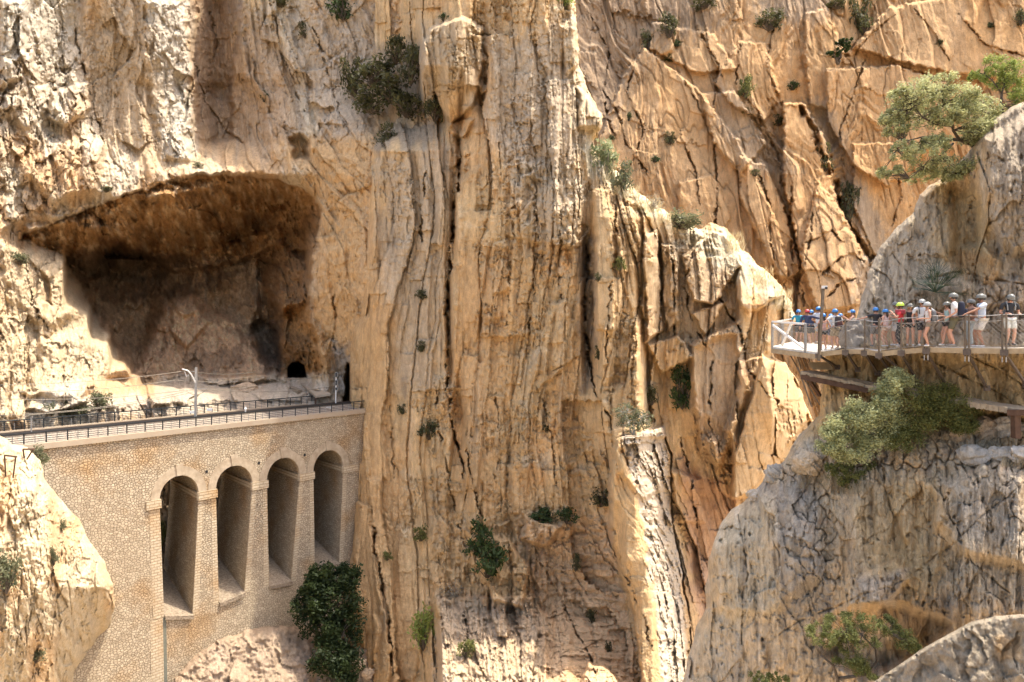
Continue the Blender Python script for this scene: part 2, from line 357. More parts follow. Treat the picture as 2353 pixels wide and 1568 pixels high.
# ---- the cave cliff on the left, its terrace and the rock behind the bridge
def bridgeY(x):      # distance of the bridge's near face at picture column x
    q = (x-CX)/F; t = (q*74.9+49.7)/(.6118-q*.791); return 74.9+.791*t
r = Rock(-60, 1060, -70, 1640, 2.0, 115, 41)
bb = lambda x: bridgeY(x)
r.D = rowfield(r.X, r.Y, [
 (-70, [(-60, 103), (60, 110), (180, 121), (200, 117), (330, 119), (440, 131), (500, 140), (560, 132), (640, 130), (800, 128), (900, 124), (1060, 121)]),
 (200, [(-60, 102), (60, 108), (200, 119), (215, 121), (330, 121), (445, 132), (500, 140), (600, 131), (720, 130), (820, 127), (1060, 120)]),
 (330, [(-60, 99), (100, 108), (200, 114), (240, 117), (330, 118), (440, 127), (500, 133), (640, 127), (760, 122), (840, 116), (1060, 118)]),
 (400, [(-60, 98), (100, 107), (230, 112), (330, 115), (440, 120), (540, 122), (660, 122), (750, 119), (840, 114), (1060, 118)]),
 (440, [(-60, 97), (100, 106), (230, 111), (330, 114), (440, 121), (540, 127), (600, 131), (680, 128), (745, 119), (840, 114), (1060, 118)]),
 (500, [(-60, 96), (60, 103), (150, 107), (230, 113), (330, 122), (440, 132), (540, 138), (620, 142), (712, 137), (738, 120), (840, 113), (1060, 118)]),
 (560, [(-60, 95), (30, 103), (150, 118), (230, 132), (330, 144), (440, 149), (540, 151), (620, 151), (706, 142), (726, 121), (840, 112.5), (1060, 118)]),
 (600, [(-60, 94), (40, 103), (146, 112), (154, 142), (260, 158), (340, 160), (440, 160), (560, 160), (640, 152), (698, 142), (716, 121), (840, 112.5), (1060, 118)]),
 (700, [(-60, 92), (40, 101), (203, 113), (212, 136), (300, 150), (420, 152), (560, 153), (640, 148), (690, 138), (708, 122), (840, 113), (1060, 118)]),
 (790, [(-60, 90), (60, 98), (250, 113), (260, 134), (330, 144), (450, 146), (580, 146), (630, 142), (655, 132), (735, 122), (800, 117), (840, 114), (1060, 118)]),
 (850, [(-60, 88), (60, 97), (298, 113), (306, 132), (400, 140), (520, 141), (640, 139), (670, 131), (740, 123), (790, 121), (840, 115), (1060, 118)]),
 (875, [(-60, 87), (60, 96), (140, 101), (300, 112), (330, 128), (450, 131), (560, 133), (660, 130), (720, 125), (790, 121), (840, 115), (1060, 118)]),
 (910, [(-60, 87), (50, 94), (120, 97), (300, 106), (450, 113), (600, 119), (720, 122), (790, 121), (840, 116), (1060, 118)]),
 (950, [(-60, 86), (50, 90), (200, 96), (400, 103), (600, 112), (800, 121), (1060, 120)]),
 (985, [(-60, 87), (0, bb(0)+15), (400, bb(400)+15), (800, bb(800)+14), (1060, 126)]),
 (1200, [(-60, 92), (0, bb(0)+20), (400, bb(400)+18), (800, bb(800)+16), (1060, 128)]),
 (1640, [(-60, 92), (0, bb(0)+14), (400, bb(400)+12), (800, bb(800)+12), (1060, 128)])])
# soften the kinks of the coarse layout
def blur(a, k, n=2):
    ker = np.ones(k, np.float32)/k
    for _ in range(n):
        p = np.pad(a, ((k//2, k//2), (0, 0)), 'edge'); c = np.cumsum(np.vstack([np.zeros((1, p.shape[1]), np.float64), p]), 0); a = (c[k:]-c[:-k])/k
        p = np.pad(a, ((0, 0), (k//2, k//2)), 'edge'); c = np.cumsum(np.hstack([np.zeros((p.shape[0], 1), np.float64), p]), 1); a = (c[:, k:]-c[:, :-k])/k
    return a.astype(np.float32)
dy = smooth(120, 220, r.X)*smooth(760, 690, r.X)*smooth(410, 500, r.Y)*smooth(790, 640, r.Y)*(fbm(r.u*.16, r.v*.1, 36, 3)*60+48*smooth(380, 600, r.X)-20*smooth(330, 250, r.X))
r.D = r.D[np.clip(((r.Y+dy-r.Y[0, 0])/r.step).astype(int), 0, r.X.shape[0]-1), np.arange(r.X.shape[1])[None, :]]
r.D = blur(r.D, 5, 1)
cave = [(40, 545), (200, 480), (360, 425), (470, 400), (560, 402), (640, 412), (690, 428), (725, 455), (740, 490), (728, 550), (704, 610), (694, 670), (712, 730), (735, 800), (748, 860), (300, 860), (268, 790), (225, 740), (205, 680), (165, 640), (150, 590)]
incave = smooth(3, -8, sdf(r.wx, r.wy, cave))
f1, e1, c1 = facets(r.u*.16+fbm(r.u*.1, r.v*.1, 5, 3)*.7, r.v*.07+fbm(r.u*.1, r.v*.1, 6, 3)*.5, 51, 1)
f2, e2, c2 = facets(r.u*.5+fbm(r.u*.3, r.v*.3, 7, 3)*.7, r.v*.26+fbm(r.u*.3, r.v*.3, 8, 3)*.4, 52, 1)
f3, e3, c3 = facets(r.u*1.5+fbm(r.u*.8, r.v*.8, 9, 2)*.5, r.v*.9, 53, 1)
up = smooth(420, 330, r.Y)*.7+.3
lit = np.clip(smooth(260, 180, r.X)*smooth(60, 200, r.Y)*smooth(640, 420, r.Y)+smooth(330, 360, r.X+r.Y*-.08)*smooth(445, 425, r.X-r.Y*.02)*smooth(400, 340, r.Y)*.7, 0, 1)      # the broken blocks at far left
cm = smooth(.0, .3, fbm(r.u*.12, r.v*.12, 58, 3))
r.D += f2*.9*incave+f3*.25*incave+f1*1.8*(1-.1*incave)+np.exp(-e1/.03)*.5*(1-incave)*cm+f2*(.45+.9*lit)+np.exp(-e2/.04)*(.15*cm+.5*lit)+f3*(.16+.3*lit)
ck = creases((r.u+.2*r.v)*.25, r.v*.06, 44, .14)+.8*creases(r.u*.7, r.v*.25, 45, .16)+.7*creases(r.u*1.6, r.v*.9, 46, .2)
r.D += ck*.3
ul = r.u+r.v*(.12+.28*smooth(480, 720, r.X)*smooth(600, 240, r.Y))+fbm(r.u*.08, r.v*.05, 39, 3)*2
b1, j1, k1, v1 = blocks(ul*.30+fbm(r.u*.06, r.v*.04, 67, 3)*1.6, r.v+fbm(r.u*.8, r.v*.8, 66, 4)*1.5, 331, 8)
b2, j2, k2, v2 = blocks(ul*.9+fbm(r.u*.2, r.v*.1, 69, 3)*1.2, r.v+fbm(r.u, r.v, 65, 4), 341, 2.6)
r.D += (b1*1.1+j1*.3+b2*(.25+.5*cm+.4*lit)+j2*.12*cm)*(1-.4*incave)
r.D -= saw(ul*.22+fbm(r.u*.05, r.v*.03, 59, 3)*2.2, .12)*(.7+.6*cm)*(1-incave)
r.D += fbm(r.u*.12, r.v*.05, 54, 5)*1.3+fbm(r.u*.6, r.v*.35, 55, 6, .55)*.75+ridged(r.u*2, r.v*1.2, 47, 3)*.15
# hanging, dripping relief of the cave roof
dr = ridged(r.u*.55+r.v*.22, r.v*.22-r.u*.05, 56, 4)
roof = incave*smooth(620, 560, r.Y+(r.X-400)*-.02)+incave*smooth(600, 680, r.X)*.7
r.D -= np.clip(roof+.35*incave, 0, 1)*(dr*1.3+fbm(r.u*.2, r.v*.2, 57, 4)*4.5+ridged(r.u*1.3+r.v*.5, r.v*.6, 48, 4)*.9+fbm(r.u*1.1, r.v*.9, 49, 5)*1.5)
r.block(cave, 4.5, 5, 1.6)
r.block([(442, -60), (560, -60), (545, 120), (530, 200), (535, 320), (470, 340), (450, 250), (446, 120)], 5, 7); r.block([(470, 200), (560, 180), (620, 260), (590, 350), (500, 345)], 3, 20)
r.block([(600, 360), (720, 350), (760, 420), (735, 470), (640, 415)], 1.5, 14)
r.block([(640, 560), (700, 600), (700, 690), (650, 720), (610, 660)], -7, 8); r.block([(590, 600), (640, 600), (630, 740), (600, 740)], 4, 6); r.block([(340, 585), (520, 560), (640, 520), (650, 560), (520, 610), (400, 625)], -4, 7)
for q in range(9): r.block([(200+q*48, 500-q*9), (216+q*48, 492-q*9), (236+q*48, 545-q*4), (222+q*48, 556-q*4)], -2.2+1.4*(q % 3), 5, 2)
r.block([(150, 592), (230, 578), (340, 590), (470, 612), (560, 600), (640, 570), (700, 575), (712, 690), (735, 860), (300, 860), (232, 740), (180, 660)], 4, 4, 1.5)
r.block([(60, 520), (200, 500), (300, 545), (150, 580), (70, 560)], -3, 8); r.block([(330, 450), (480, 420), (520, 500), (420, 560), (330, 520)], -3.5, 10); r.block([(380, 600), (470, 610), (500, 700), (420, 730), (370, 660)], -3, 8)
r.block([(500, 640), (560, 620), (600, 700), (570, 760), (510, 740)], -2.5, 8); r.block([(200, 640), (300, 620), (330, 700), (270, 760), (220, 720)], -2.5, 8); r.block([(400, 690), (440, 680), (480, 740), (430, 800), (395, 760)], -3, 5)
r.block([(525, 440), (560, 408), (610, 402), (655, 430), (665, 470), (620, 480), (540, 470)], 6, 12)       # vault in the roof
r.block([(560, 500), (600, 520), (600, 590), (560, 600), (530, 560)], 3, 12)
r.block([(230, 572), (270, 562), (330, 580), (325, 596), (250, 592)], 10, 6)      # slot under the roof
r.block([(663, 318), (690, 308), (712, 330), (708, 362), (680, 365)], 5, 8)          # pocket in the wall above
r.block([(370, 700), (420, 680), (520, 730), (590, 790), (640, 850), (600, 875), (300, 865), (330, 800)], -11, 26)   # rounded mound at the back
r.block([(582, 742), (612, 738), (640, 770), (645, 840), (610, 840), (585, 800)], 7, 8)      # recess
r.block([(648, 700), (690, 690), (735, 760), (758, 850), (760, 905), (718, 900), (716, 846), (690, 828), (664, 845), (660, 880), (648, 878), (642, 800)], -4, 7)    # buttress round the tunnel
for p, d, s_ in [([(0, 560), (140, 585), (200, 700), (120, 760), (30, 700)], -2.5, 20), ([(90, 620), (110, 640), (118, 700), (100, 690)], 2, 4), ([(10, 140), (70, 120), (110, 250), (60, 300), (0, 250)], -2, 10),
   ([(120, 215), (200, 190), (210, 250), (150, 290), (110, 270)], -3, 6), ([(130, 320), (240, 330), (225, 440), (120, 470), (60, 400)], -3.5, 14), ([(0, 0), (60, 0), (50, 180), (0, 200)], -3, 8),
   ([(330, 0), (420, 0), (440, 200), (440, 370), (380, 360), (340, 180)], -2.5, 12), ([(100, 790), (190, 760), (300, 850), (150, 920), (60, 900)], -3, 14), ([(60, 905), (130, 890), (200, 925), (120, 950), (60, 940)], -2, 4), ([(340, 900), (400, 888), (420, 925), (350, 935)], -2, 3), ([(470, 868), (640, 862), (640, 874), (480, 884)], -2.5, 3), ([(560, 890), (640, 880), (700, 900), (690, 925), (600, 920)], -1.5, 4),
   ([(200, 880), (330, 880), (420, 905), (400, 935), (150, 940)], -2.5, 12), ([(420, 885), (545, 880), (550, 920), (410, 930)], -2.0, 9), ([(590, 650), (640, 600), (700, 620), (690, 700), (640, 740)], -3, 14)]: r.block(p, d, s_)
for c in [[(170, 0), (175, 90), (200, 190), (240, 330)], [(480, 0), (500, 100), (470, 230)], [(620, 0), (650, 120), (700, 260)], [(720, 60), (770, 220), (800, 300)],
   [(30, 60), (50, 150), (20, 260)], [(60, 600), (75, 700), (110, 760)], [(770, 640), (768, 760), (775, 880)], [(440, 120), (470, 230), (520, 300), (560, 330)], [(796, 830), (799, 880), (800, 930)]]: r.crack(c, 1.6, 2.2, 1.2)
r.block([(661, 868), (662, 845), (672, 835), (688, 832), (700, 840), (705, 868)], 14, 2, .2)                        # tunnel mouth
r.block([(797, 835), (806, 850), (808, 935), (790, 935), (793, 880)], 10, 3)             # cleft at the bridge end
r.col = base_colour(r, TAN, PALE, GREY, .45, 61, .10)
lz = smooth(480, 300, r.X)*smooth(520, 400, r.Y)
r.col = mixc(r.col, (.59, .50, .37), lz*smooth(-.25, .3, fbm(r.u*.15, r.v*.06, 62, 4))*.9)
r.paint([(0, 560), (300, 600), (305, 850), (0, 960)], (.60, .47, .30), .8, 20)
r.paint([(440, 0), (560, 0), (520, 180), (500, 330), (440, 300)], (.36, .26, .18), .7, 20)  # shade of the gully painted in as darker rock
r.paint([(560, 20), (640, 60), (700, 300), (600, 360), (500, 300), (500, 200)], (.45, .33, .22), .7, 25)
r.paint([(200, 0), (330, 0), (350, 200), (370, 380), (260, 340), (200, 200)], (.58, .43, .27), .85, 14)
r.paint([(0, 0), (170, 0), (195, 200), (120, 330), (0, 300)], (.56, .49, .38), .7, 20)
r.paint([(330, 0), (430, 0), (442, 370), (370, 360)], (.60, .53, .42), .8, 10)
r.paint([(240, 0), (330, 0), (370, 200), (380, 380), (240, 340), (200, 120)], (.52, .40, .26), .7, 20)
r.paint([(640, 0), (900, 0), (850, 300), (760, 330), (690, 200)], (.45, .385, .30), .75, 30)
r.paint([(640, 330), (850, 320), (830, 860), (720, 860), (735, 480)], (.60, .39, .19), .85, 20)
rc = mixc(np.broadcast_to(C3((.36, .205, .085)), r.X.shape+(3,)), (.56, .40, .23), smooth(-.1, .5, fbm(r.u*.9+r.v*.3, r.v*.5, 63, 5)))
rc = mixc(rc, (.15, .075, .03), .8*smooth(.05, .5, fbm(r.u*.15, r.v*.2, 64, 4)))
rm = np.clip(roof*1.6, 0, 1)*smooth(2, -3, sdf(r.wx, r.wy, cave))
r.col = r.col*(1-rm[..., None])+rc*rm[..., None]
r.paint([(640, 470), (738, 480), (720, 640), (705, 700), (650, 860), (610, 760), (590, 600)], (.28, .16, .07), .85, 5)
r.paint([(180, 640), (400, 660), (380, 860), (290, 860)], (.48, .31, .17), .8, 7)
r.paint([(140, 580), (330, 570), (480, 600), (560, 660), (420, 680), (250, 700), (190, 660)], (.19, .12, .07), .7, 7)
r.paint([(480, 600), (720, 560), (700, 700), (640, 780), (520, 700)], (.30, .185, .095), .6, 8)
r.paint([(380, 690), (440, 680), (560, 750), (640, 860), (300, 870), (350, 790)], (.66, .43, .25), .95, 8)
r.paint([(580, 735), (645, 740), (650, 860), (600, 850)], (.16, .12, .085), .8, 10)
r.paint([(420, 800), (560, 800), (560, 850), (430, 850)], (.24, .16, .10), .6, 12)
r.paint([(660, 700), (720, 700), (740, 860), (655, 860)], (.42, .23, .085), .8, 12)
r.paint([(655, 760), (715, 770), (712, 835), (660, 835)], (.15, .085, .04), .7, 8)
r.paint([(762, 780), (800, 790), (806, 920), (770, 900)], (.33, .30, .26), .8, 10)
r.paint([(130, 880), (420, 860), (760, 880), (800, 960), (60, 960)], (.52, .44, .34), .8, 12)
r.paint([(200, 870), (360, 868), (360, 905), (180, 915)], (.58, .36, .17), .7, 12)
r.paint([(-60, 990), (1000, 990), (1000, 1640), (-60, 1640)], (.48, .36, .24), .9, 12)
r.col *= (1-.15*np.clip(ck, 0, 1))[..., None]  # crack shade worked into the cliff colour
fl = ridged(r.u*1.1+r.v*.6, r.v*.5-r.u*.2, 37, 4); g_ = fbm(r.u*1.8, r.v*1.4, 38, 5)
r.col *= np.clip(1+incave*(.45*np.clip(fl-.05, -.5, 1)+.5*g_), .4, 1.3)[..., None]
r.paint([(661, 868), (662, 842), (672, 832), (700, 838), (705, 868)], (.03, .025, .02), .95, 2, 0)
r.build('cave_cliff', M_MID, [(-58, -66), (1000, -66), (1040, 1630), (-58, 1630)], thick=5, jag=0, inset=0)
CAVE = r

# ---- the central pillar and its ridge
r = Rock(730, 1950, -70, 1640, 1.8, 100, 71)
r.D = rowfield(r.X, r.Y, [
 (-70, [(730, 142), (860, 127), (960, 118), (980, 110), (1040, 108), (1120, 106), (1200, 101), (1320, 103), (1400, 110), (1950, 130)]),
 (150, [(730, 141), (860, 127), (955, 122), (972, 109), (1050, 104), (1112, 109), (1125, 104), (1220, 99), (1330, 102), (1400, 112), (1950, 130)]),
 (280, [(730, 140), (810, 128), (900, 123), (1000, 117), (1030, 109), (1060, 112), (1080, 104), (1230, 98), (1370, 99), (1450, 110), (1950, 130)]),
 (345, [(730, 139), (830, 121), (875, 109), (1045, 105), (1055, 109), (1066, 103), (1200, 98), (1350, 97), (1450, 106), (1950, 130)]),
 (500, [(730, 138), (800, 123), (858, 110), (1030, 103), (1042, 108), (1052, 101), (1200, 97), (1325, 94.5), (1348, 98), (1370, 93), (1440, 91), (1475, 92), (1510, 98), (1600, 103), (1700, 108), (1950, 130)]),
 (700, [(730, 138), (785, 122), (840, 110.5), (880, 107), (1022, 103), (1032, 108), (1040, 101), (1200, 97), (1335, 94), (1345, 100), (1362, 98), (1372, 91), (1460, 89), (1485, 97), (1520, 101), (1600, 99), (1690, 101), (1700, 98), (1780, 97), (1830, 103), (1950, 130)]),
 (780, [(730, 137), (785, 124), (818, 112.5), (860, 108.5), (1024, 103), (1034, 107.5), (1043, 101), (1200, 96.7), (1335, 94), (1346, 99), (1376, 90.5), (1463, 88.7), (1487, 97), (1520, 101.5), (1595, 99), (1690, 100), (1765, 97), (1820, 105), (1950, 130)]),
 (830, [(730, 138), (796, 136), (806, 113), (860, 109), (1024, 103), (1036, 107), (1046, 101), (1200, 96.5), (1335, 94), (1348, 98), (1385, 90), (1465, 88.5), (1488, 97), (1520, 102), (1590, 99), (1690, 99), (1765, 97), (1810, 106), (1950, 130)]),
 (925, [(730, 138), (798, 136), (807, 113), (860, 109), (1027, 103), (1055, 105), (1068, 99.5), (1200, 96), (1331, 94), (1397, 89.6), (1469, 89), (1490, 97), (1520, 101), (1566, 99), (1600, 97.4), (1690, 99.8), (1773, 97), (1845, 111), (1950, 130)]),
 (950, [(730, 134), (806, 113), (860, 109), (1028, 103), (1060, 105), (1072, 99), (1200, 96), (1330, 94), (1400, 89.5), (1470, 89), (1490, 97), (1520, 101), (1560, 99), (1600, 97), (1690, 100), (1775, 97), (1855, 112), (1950, 130)]),
 (1150, [(730, 130), (830, 108), (1062, 101), (1088, 97), (1200, 96), (1340, 94), (1398, 91), (1410, 87), (1460, 86), (1530, 97), (1560, 101), (1600, 104), (1680, 103), (1690, 99), (1730, 101), (1950, 126)]),
 (1290, [(730, 128), (806, 107), (860, 104), (1080, 98), (1100, 96), (1300, 95), (1420, 90), (1440, 85), (1490, 84), (1555, 96), (1600, 104), (1950, 120)]),
 (1400, [(730, 122), (820, 103), (985, 97), (1000, 94), (1300, 93), (1440, 89), (1475, 83.5), (1500, 83), (1580, 96), (1640, 104), (1950, 118)]),
 (1640, [(730, 116), (860, 98), (1005, 91), (1015, 71), (1300, 67), (1480, 79), (1530, 79), (1560, 79), (1610, 92), (1660, 103), (1950, 116)])])
r.D = blur(r.D, 3, 1); base = r.D.copy()
lean = smooth(1250, 1500, r.X)*smooth(850, 1500, r.Y)*150-smooth(1300, 1450, r.X)*smooth(700, 300, r.Y)*60+12*np.sin(r.Y/260)
us = (r.X-lean-CX)/F*100
f0, e0, c0 = facets(us*.22+fbm(us*.08, r.v*.03, 5, 3)*.4, r.v*.026+fbm(us*.1, r.v*.1, 6, 3)*.5, 81, 1)
f1, e1, c1 = facets(us*.50+fbm(us*.15, r.v*.06, 5, 3)*.4, r.v*.085+fbm(us*.2, r.v*.2, 6, 3)*.5, 82, 1)
f2, e2, c2 = facets(us*1.2+fbm(us*.5, r.v*.3, 7, 3)*.6, r.v*.5+fbm(us*.5, r.v*.5, 8, 3)*.4, 83, 1)
f3, e3, c3 = facets(us*2.6+fbm(us*1., r.v*1., 9, 2)*.6, r.v*1.8, 84, 1)
rz = smooth(990, 1010, r.X)*smooth(1160, 1240, r.Y)*smooth(1500, 1380, r.X+(r.Y-1400)*-.3)     # broken ground lower right
mid = smooth(1060, 1180, r.X)*smooth(1360, 1330, r.X)
sm_ = smooth(1000, 850, r.X)*.6                                                  # smoother, fluted left flank
cm = smooth(-.05, .25, fbm(r.u*.15, r.v*.08, 88, 3)); pm = smooth(.0, .22, fbm(r.u*.16, r.v*.12, 78, 4)); zl = smooth(1130, 1180, r.wx)*smooth(1370, 1340, r.wx)*smooth(330, 380, r.wy)*smooth(660, 560, r.wy)*smooth(-.05, .2, fbm(r.u*.3, r.v*.2, 64, 3)); pm = np.clip(pm*(1-sm_)+rz+mid*.35+zl, 0, 1)
uk = us+fbm(r.u*.10, r.v*.035, 63, 4)*2.4
jg = fbm(r.u*1.3, r.v*1.3, 66, 4)
b0, j0, k0, v0 = blocks(uk*.24+fbm(us*.05, r.v*.02, 67, 3)*.8+jg*.05, r.v+jg*.5, 301, 24)
b1, j1, k1, v1 = blocks(uk*.62+fbm(us*.1, r.v*.03, 68, 3)*.9+jg*.12, r.v+jg*.4, 311, 6.5)
b2, j2, k2, v2 = blocks(uk*1.5+fbm(us*.2, r.v*.06, 69, 3)*.9+jg*.25, r.v+jg*.4, 321, 2.4)
r.D += b0*3.6+j0*.9+b1*1.4*(1-sm_*.5)+j1*.22*(1-sm_*.6)+k1*.25*cm+b2*(.15+.75*pm)*(1-sm_*.6)+j2*(.08+.25*pm)+k2*.25*pm+f2*(.08+.45*pm)+f3*(.05+.26*pm)+np.exp(-e3/.05)*.10*pm
q1 = us*.21+fbm(us*.05, r.v*.014, 89, 3)*1.5; lv = saw(r.v*.30+fbm(us*.25, r.v*.2, 76, 4)*1.3+f1*.8, .75); r.D += lv*(.5*pm+1.0*zl+.5*rz); r.D -= saw(q1, .07)*(.6+.5*cm)*(1-rz*.6)+.4*saw(q1*2.7+fbm(us*.15, r.v*.04, 79, 3), .12)*.5*(1-sm_*.5)
r.D += fbm(us*.3, r.v*.05, 85, 3)*.5+fbm(r.u*.35, r.v*.3, 86, 6, .55)*.35
ck = creases(us*.3, r.v*.03, 72, .10)+.6*creases(us*.8, r.v*.10, 73, .12)*cm+.5*creases(us*.8, r.v*.6, 74, .14)*pm
r.D += ck*.4*(1-.5*sm_)
FACES = [[(1405, 1170), (1420, 1020), (1440, 1110), (1470, 1250), (1510, 1400), (1560, 1600), (1520, 1600), (1440, 1380)], [(1695, 860), (1755, 835), (1785, 980), (1735, 1120), (1690, 1140)], [(1370, 440), (1410, 450), (1410, 750), (1370, 750)],
  [(1600, 800), (1690, 770), (1700, 900), (1660, 1020), (1610, 980)], [(1400, 900), (1440, 880), (1440, 1000), (1410, 1080)], [(1045, 420), (1100, 380), (1090, 700), (1050, 800)], [(810, 760), (870, 700), (890, 1100), (850, 1100)], [(815, 1170), (845, 1170), (880, 1450), (830, 1350)],
  [(740, 480), (840, 360), (840, 640), (780, 780)]]
FIN1 = ([(1419, 1012), (1400, 1116), (1406, 1240), (1456, 1401), (1480, 1600)], [(1428, 1005), (1425, 1042), (1456, 1116), (1480, 1203), (1493, 1327), (1526, 1600)], [(1520, 985), (1540, 1042), (1542, 1128), (1545, 1203), (1573, 1351), (1588, 1475), (1580, 1600)])
r.faces(base, FACES+[FIN1[0]+FIN1[1][::-1], [(1678, 1140), (1690, 1040), (1722, 930), (1752, 817), (1770, 862), (1788, 918), (1775, 1010), (1722, 1130)]], .75, 8)
r.block(FIN1[0]+FIN1[2][::-1], -7, 3, .8); r.ramp(FIN1[1], FIN1[2], 6)
r.block([(1678, 1150), (1690, 1040), (1722, 930), (1752, 817), (1807, 838), (1850, 924), (1865, 960), (1830, 1000), (1740, 1140)], -4, 3, .8); r.ramp([(1752, 812), (1770, 862), (1788, 918), (1800, 1000)], [(1800, 812), (1822, 862), (1852, 918), (1862, 1000)], 5)
r.ramp([(1446, 480), (1450, 560), (1460, 700), (1458, 800), (1470, 900), (1478, 970)], [(1474, 480), (1478, 560), (1484, 700), (1489, 800), (1494, 900), (1498, 970)], 3)
r.ramp([(1500, 540), (1502, 640), (1498, 760)], [(1518, 540), (1522, 640), (1520, 760)], 2)
sg = smooth(3, -3, sdf(r.wx, r.wy, FIN1[1]+FIN1[2][::-1])); r.D += sg*(f2*.7+f3*.45+b2*.6+b1*.5)
for p, d, s_ in [
   ([(968, 110), (1000, 60), (1060, 42), (1105, 60), (1110, 160), (1092, 240), (1040, 282), (1035, 292), (1000, 210), (965, 160)], -4, 5),      # hanging block
   ([(1028, 290), (1060, 275), (1090, 275), (1060, 320), (1040, 312)], -3, 3),
   ([(1330, 200), (1385, 268), (1378, 302), (1330, 290)], -3, 6), ([(1320, 40), (1334, 150), (1300, 170), (1290, 60)], -2, 6),
   ([(1365, 430), (1400, 440), (1412, 560), (1410, 760), (1370, 760), (1352, 600)], -1.6, 3),
   ([(1415, 470), (1450, 480), (1475, 560), (1475, 700), (1452, 720), (1420, 600)], -1.2, 3),
   ([(1480, 540), (1510, 530), (1518, 640), (1520, 760), (1485, 790), (1476, 700)], -5, 4), ([(1520, 560), (1560, 570), (1560, 740), (1530, 760), (1520, 650)], -2, 3),
   ([(1570, 590), (1640, 530), (1690, 560), (1700, 610), (1640, 700), (1590, 690)], -4, 3), ([(1590, 720), (1640, 705), (1670, 690), (1620, 770)], -3, 3),
   ([(1700, 590), (1770, 630), (1800, 680), (1720, 720), (1690, 690)], -3, 3), ([(1490, 790), (1560, 770), (1590, 820), (1520, 860)], -3.5, 4),
   ([(1700, 830), (1760, 820), (1790, 990), (1740, 1130), (1688, 1150), (1680, 1000)], -3.5, 3),
   ([(1590, 790), (1690, 740), (1720, 900), (1680, 1020), (1650, 1080), (1610, 1020), (1590, 900)], -3, 8),
   ([(1090, 1230), (1170, 1240), (1215, 1300), (1200, 1400), (1130, 1380), (1105, 1300)], -3.5, 5), ([(1210, 1190), (1290, 1210), (1260, 1260), (1200, 1240)], -3, 6),
   ([(1000, 1375), (1230, 1370), (1260, 1440), (1250, 1600), (1010, 1600)], -1.5, 4), ([(1130, 1350), (1160, 1380), (1165, 1460), (1145, 1465), (1128, 1400)], -3, 3),
   ([(1330, 1600), (1350, 1520), (1400, 1540), (1430, 1600)], -6, 4),
   ([(815, 1150), (845, 1160), (862, 1300), (900, 1500), (890, 1600), (850, 1600), (812, 1350)], -1.6, 4),
   ([(1265, 700), (1300, 690), (1320, 760), (1315, 830), (1230, 900), (1225, 850)], -1.6, 3), ([(1130, 560), (1165, 550), (1170, 660), (1130, 680)], -1.2, 3),
   ([(1150, 380), (1240, 370), (1240, 560), (1160, 540)], -.8, 4), ([(1400, 985), (1500, 975), (1530, 1120), (1480, 1150), (1420, 1080)], -2.0, 6),
   ([(1540, 1080), (1610, 1100), (1620, 1200), (1560, 1200)], -2.5, 6), ([(1620, 1000), (1680, 1050), (1690, 1150), (1640, 1120)], -2, 5)]: r.block(p, d, s_)
for c, d, w in [
   ([(1050, 325), (1060, 360), (1050, 430), (1036, 560), (1030, 700), (1026, 830), (1034, 960), (1062, 1060), (1072, 1150)], 4, 3.2),
   ([(1345, 545), (1352, 620), (1340, 700), (1350, 800), (1370, 900)], 3, 3.5), ([(1110, 90), (1120, 160), (1108, 250)], 2.5, 2.2),
   ([(980, 390), (970, 470), (968, 560)], 2, 2.4), ([(1230, 430), (1236, 560), (1222, 700), (1210, 840)], 1.4, 1.8), ([(1180, 480), (1174, 620), (1165, 760)], 1.4, 1.6),
   ([(1290, 480), (1284, 620), (1290, 700)], 1.6, 1.8), ([(1410, 440), (1420, 560), (1400, 700), (1392, 840)], 1.6, 1.8), ([(850, 1160), (868, 1290), (892, 1420), (905, 1560)], 3, 2.2),
   ([(1000, 880), (1010, 1000), (1040, 1150), (1070, 1260)], 1.8, 1.8), ([(1070, 980), (1080, 1080), (1105, 1190)], 2.2, 2), ([(890, 830), (900, 960), (905, 1100)], .9, 1.6),
   ([(1650, 680), (1700, 760), (1720, 850)], 2.5, 2.5), ([(1540, 560), (1552, 680), (1548, 780)], 2, 2), ([(1592, 560), (1575, 660), (1590, 740)], 2.5, 2), ([(1720, 850), (1780, 920), (1800, 960)], 1.5, 2),
   ([(1362, 890), (1400, 960), (1410, 1060), (1390, 1160)], 2, 2), ([(1230, 880), (1260, 960), (1280, 1120)], 1.6, 1.8), ([(1270, 850), (1330, 820), (1350, 830)], 1.4, 1.6),
   ([(1500, 1200), (1515, 1290), (1530, 1390)], .8, 1.6), ([(1400, 1180), (1430, 1300), (1480, 1420), (1500, 1500)], 1.2, 2), ([(1220, 1250), (1300, 1400), (1380, 1560)], 2, 2.2),
   ([(1060, 1390), (1080, 1480), (1120, 1570)], 1.8, 2), ([(1560, 1000), (1590, 1100), (1600, 1220)], 2, 2), ([(1600, 760), (1640, 820), (1630, 960), (1660, 1060)], 1.6, 2), ([(1140, 900), (1150, 1000), (1135, 1150)], 1, 1.6)]: r.crack(c, d, w, 1.2)
r.col = base_colour(r, (.63, .435, .225), (.64, .415, .205), (.54, .40, .25), .35, 91, .12)
r.col *= (.92+.10*v1+.08*v2)[..., None]
r.col = mixc(r.col, (.62, .52, .36), smooth(.2, .5, fbm(r.u*.25, r.v*.2, 92, 5))*.55)
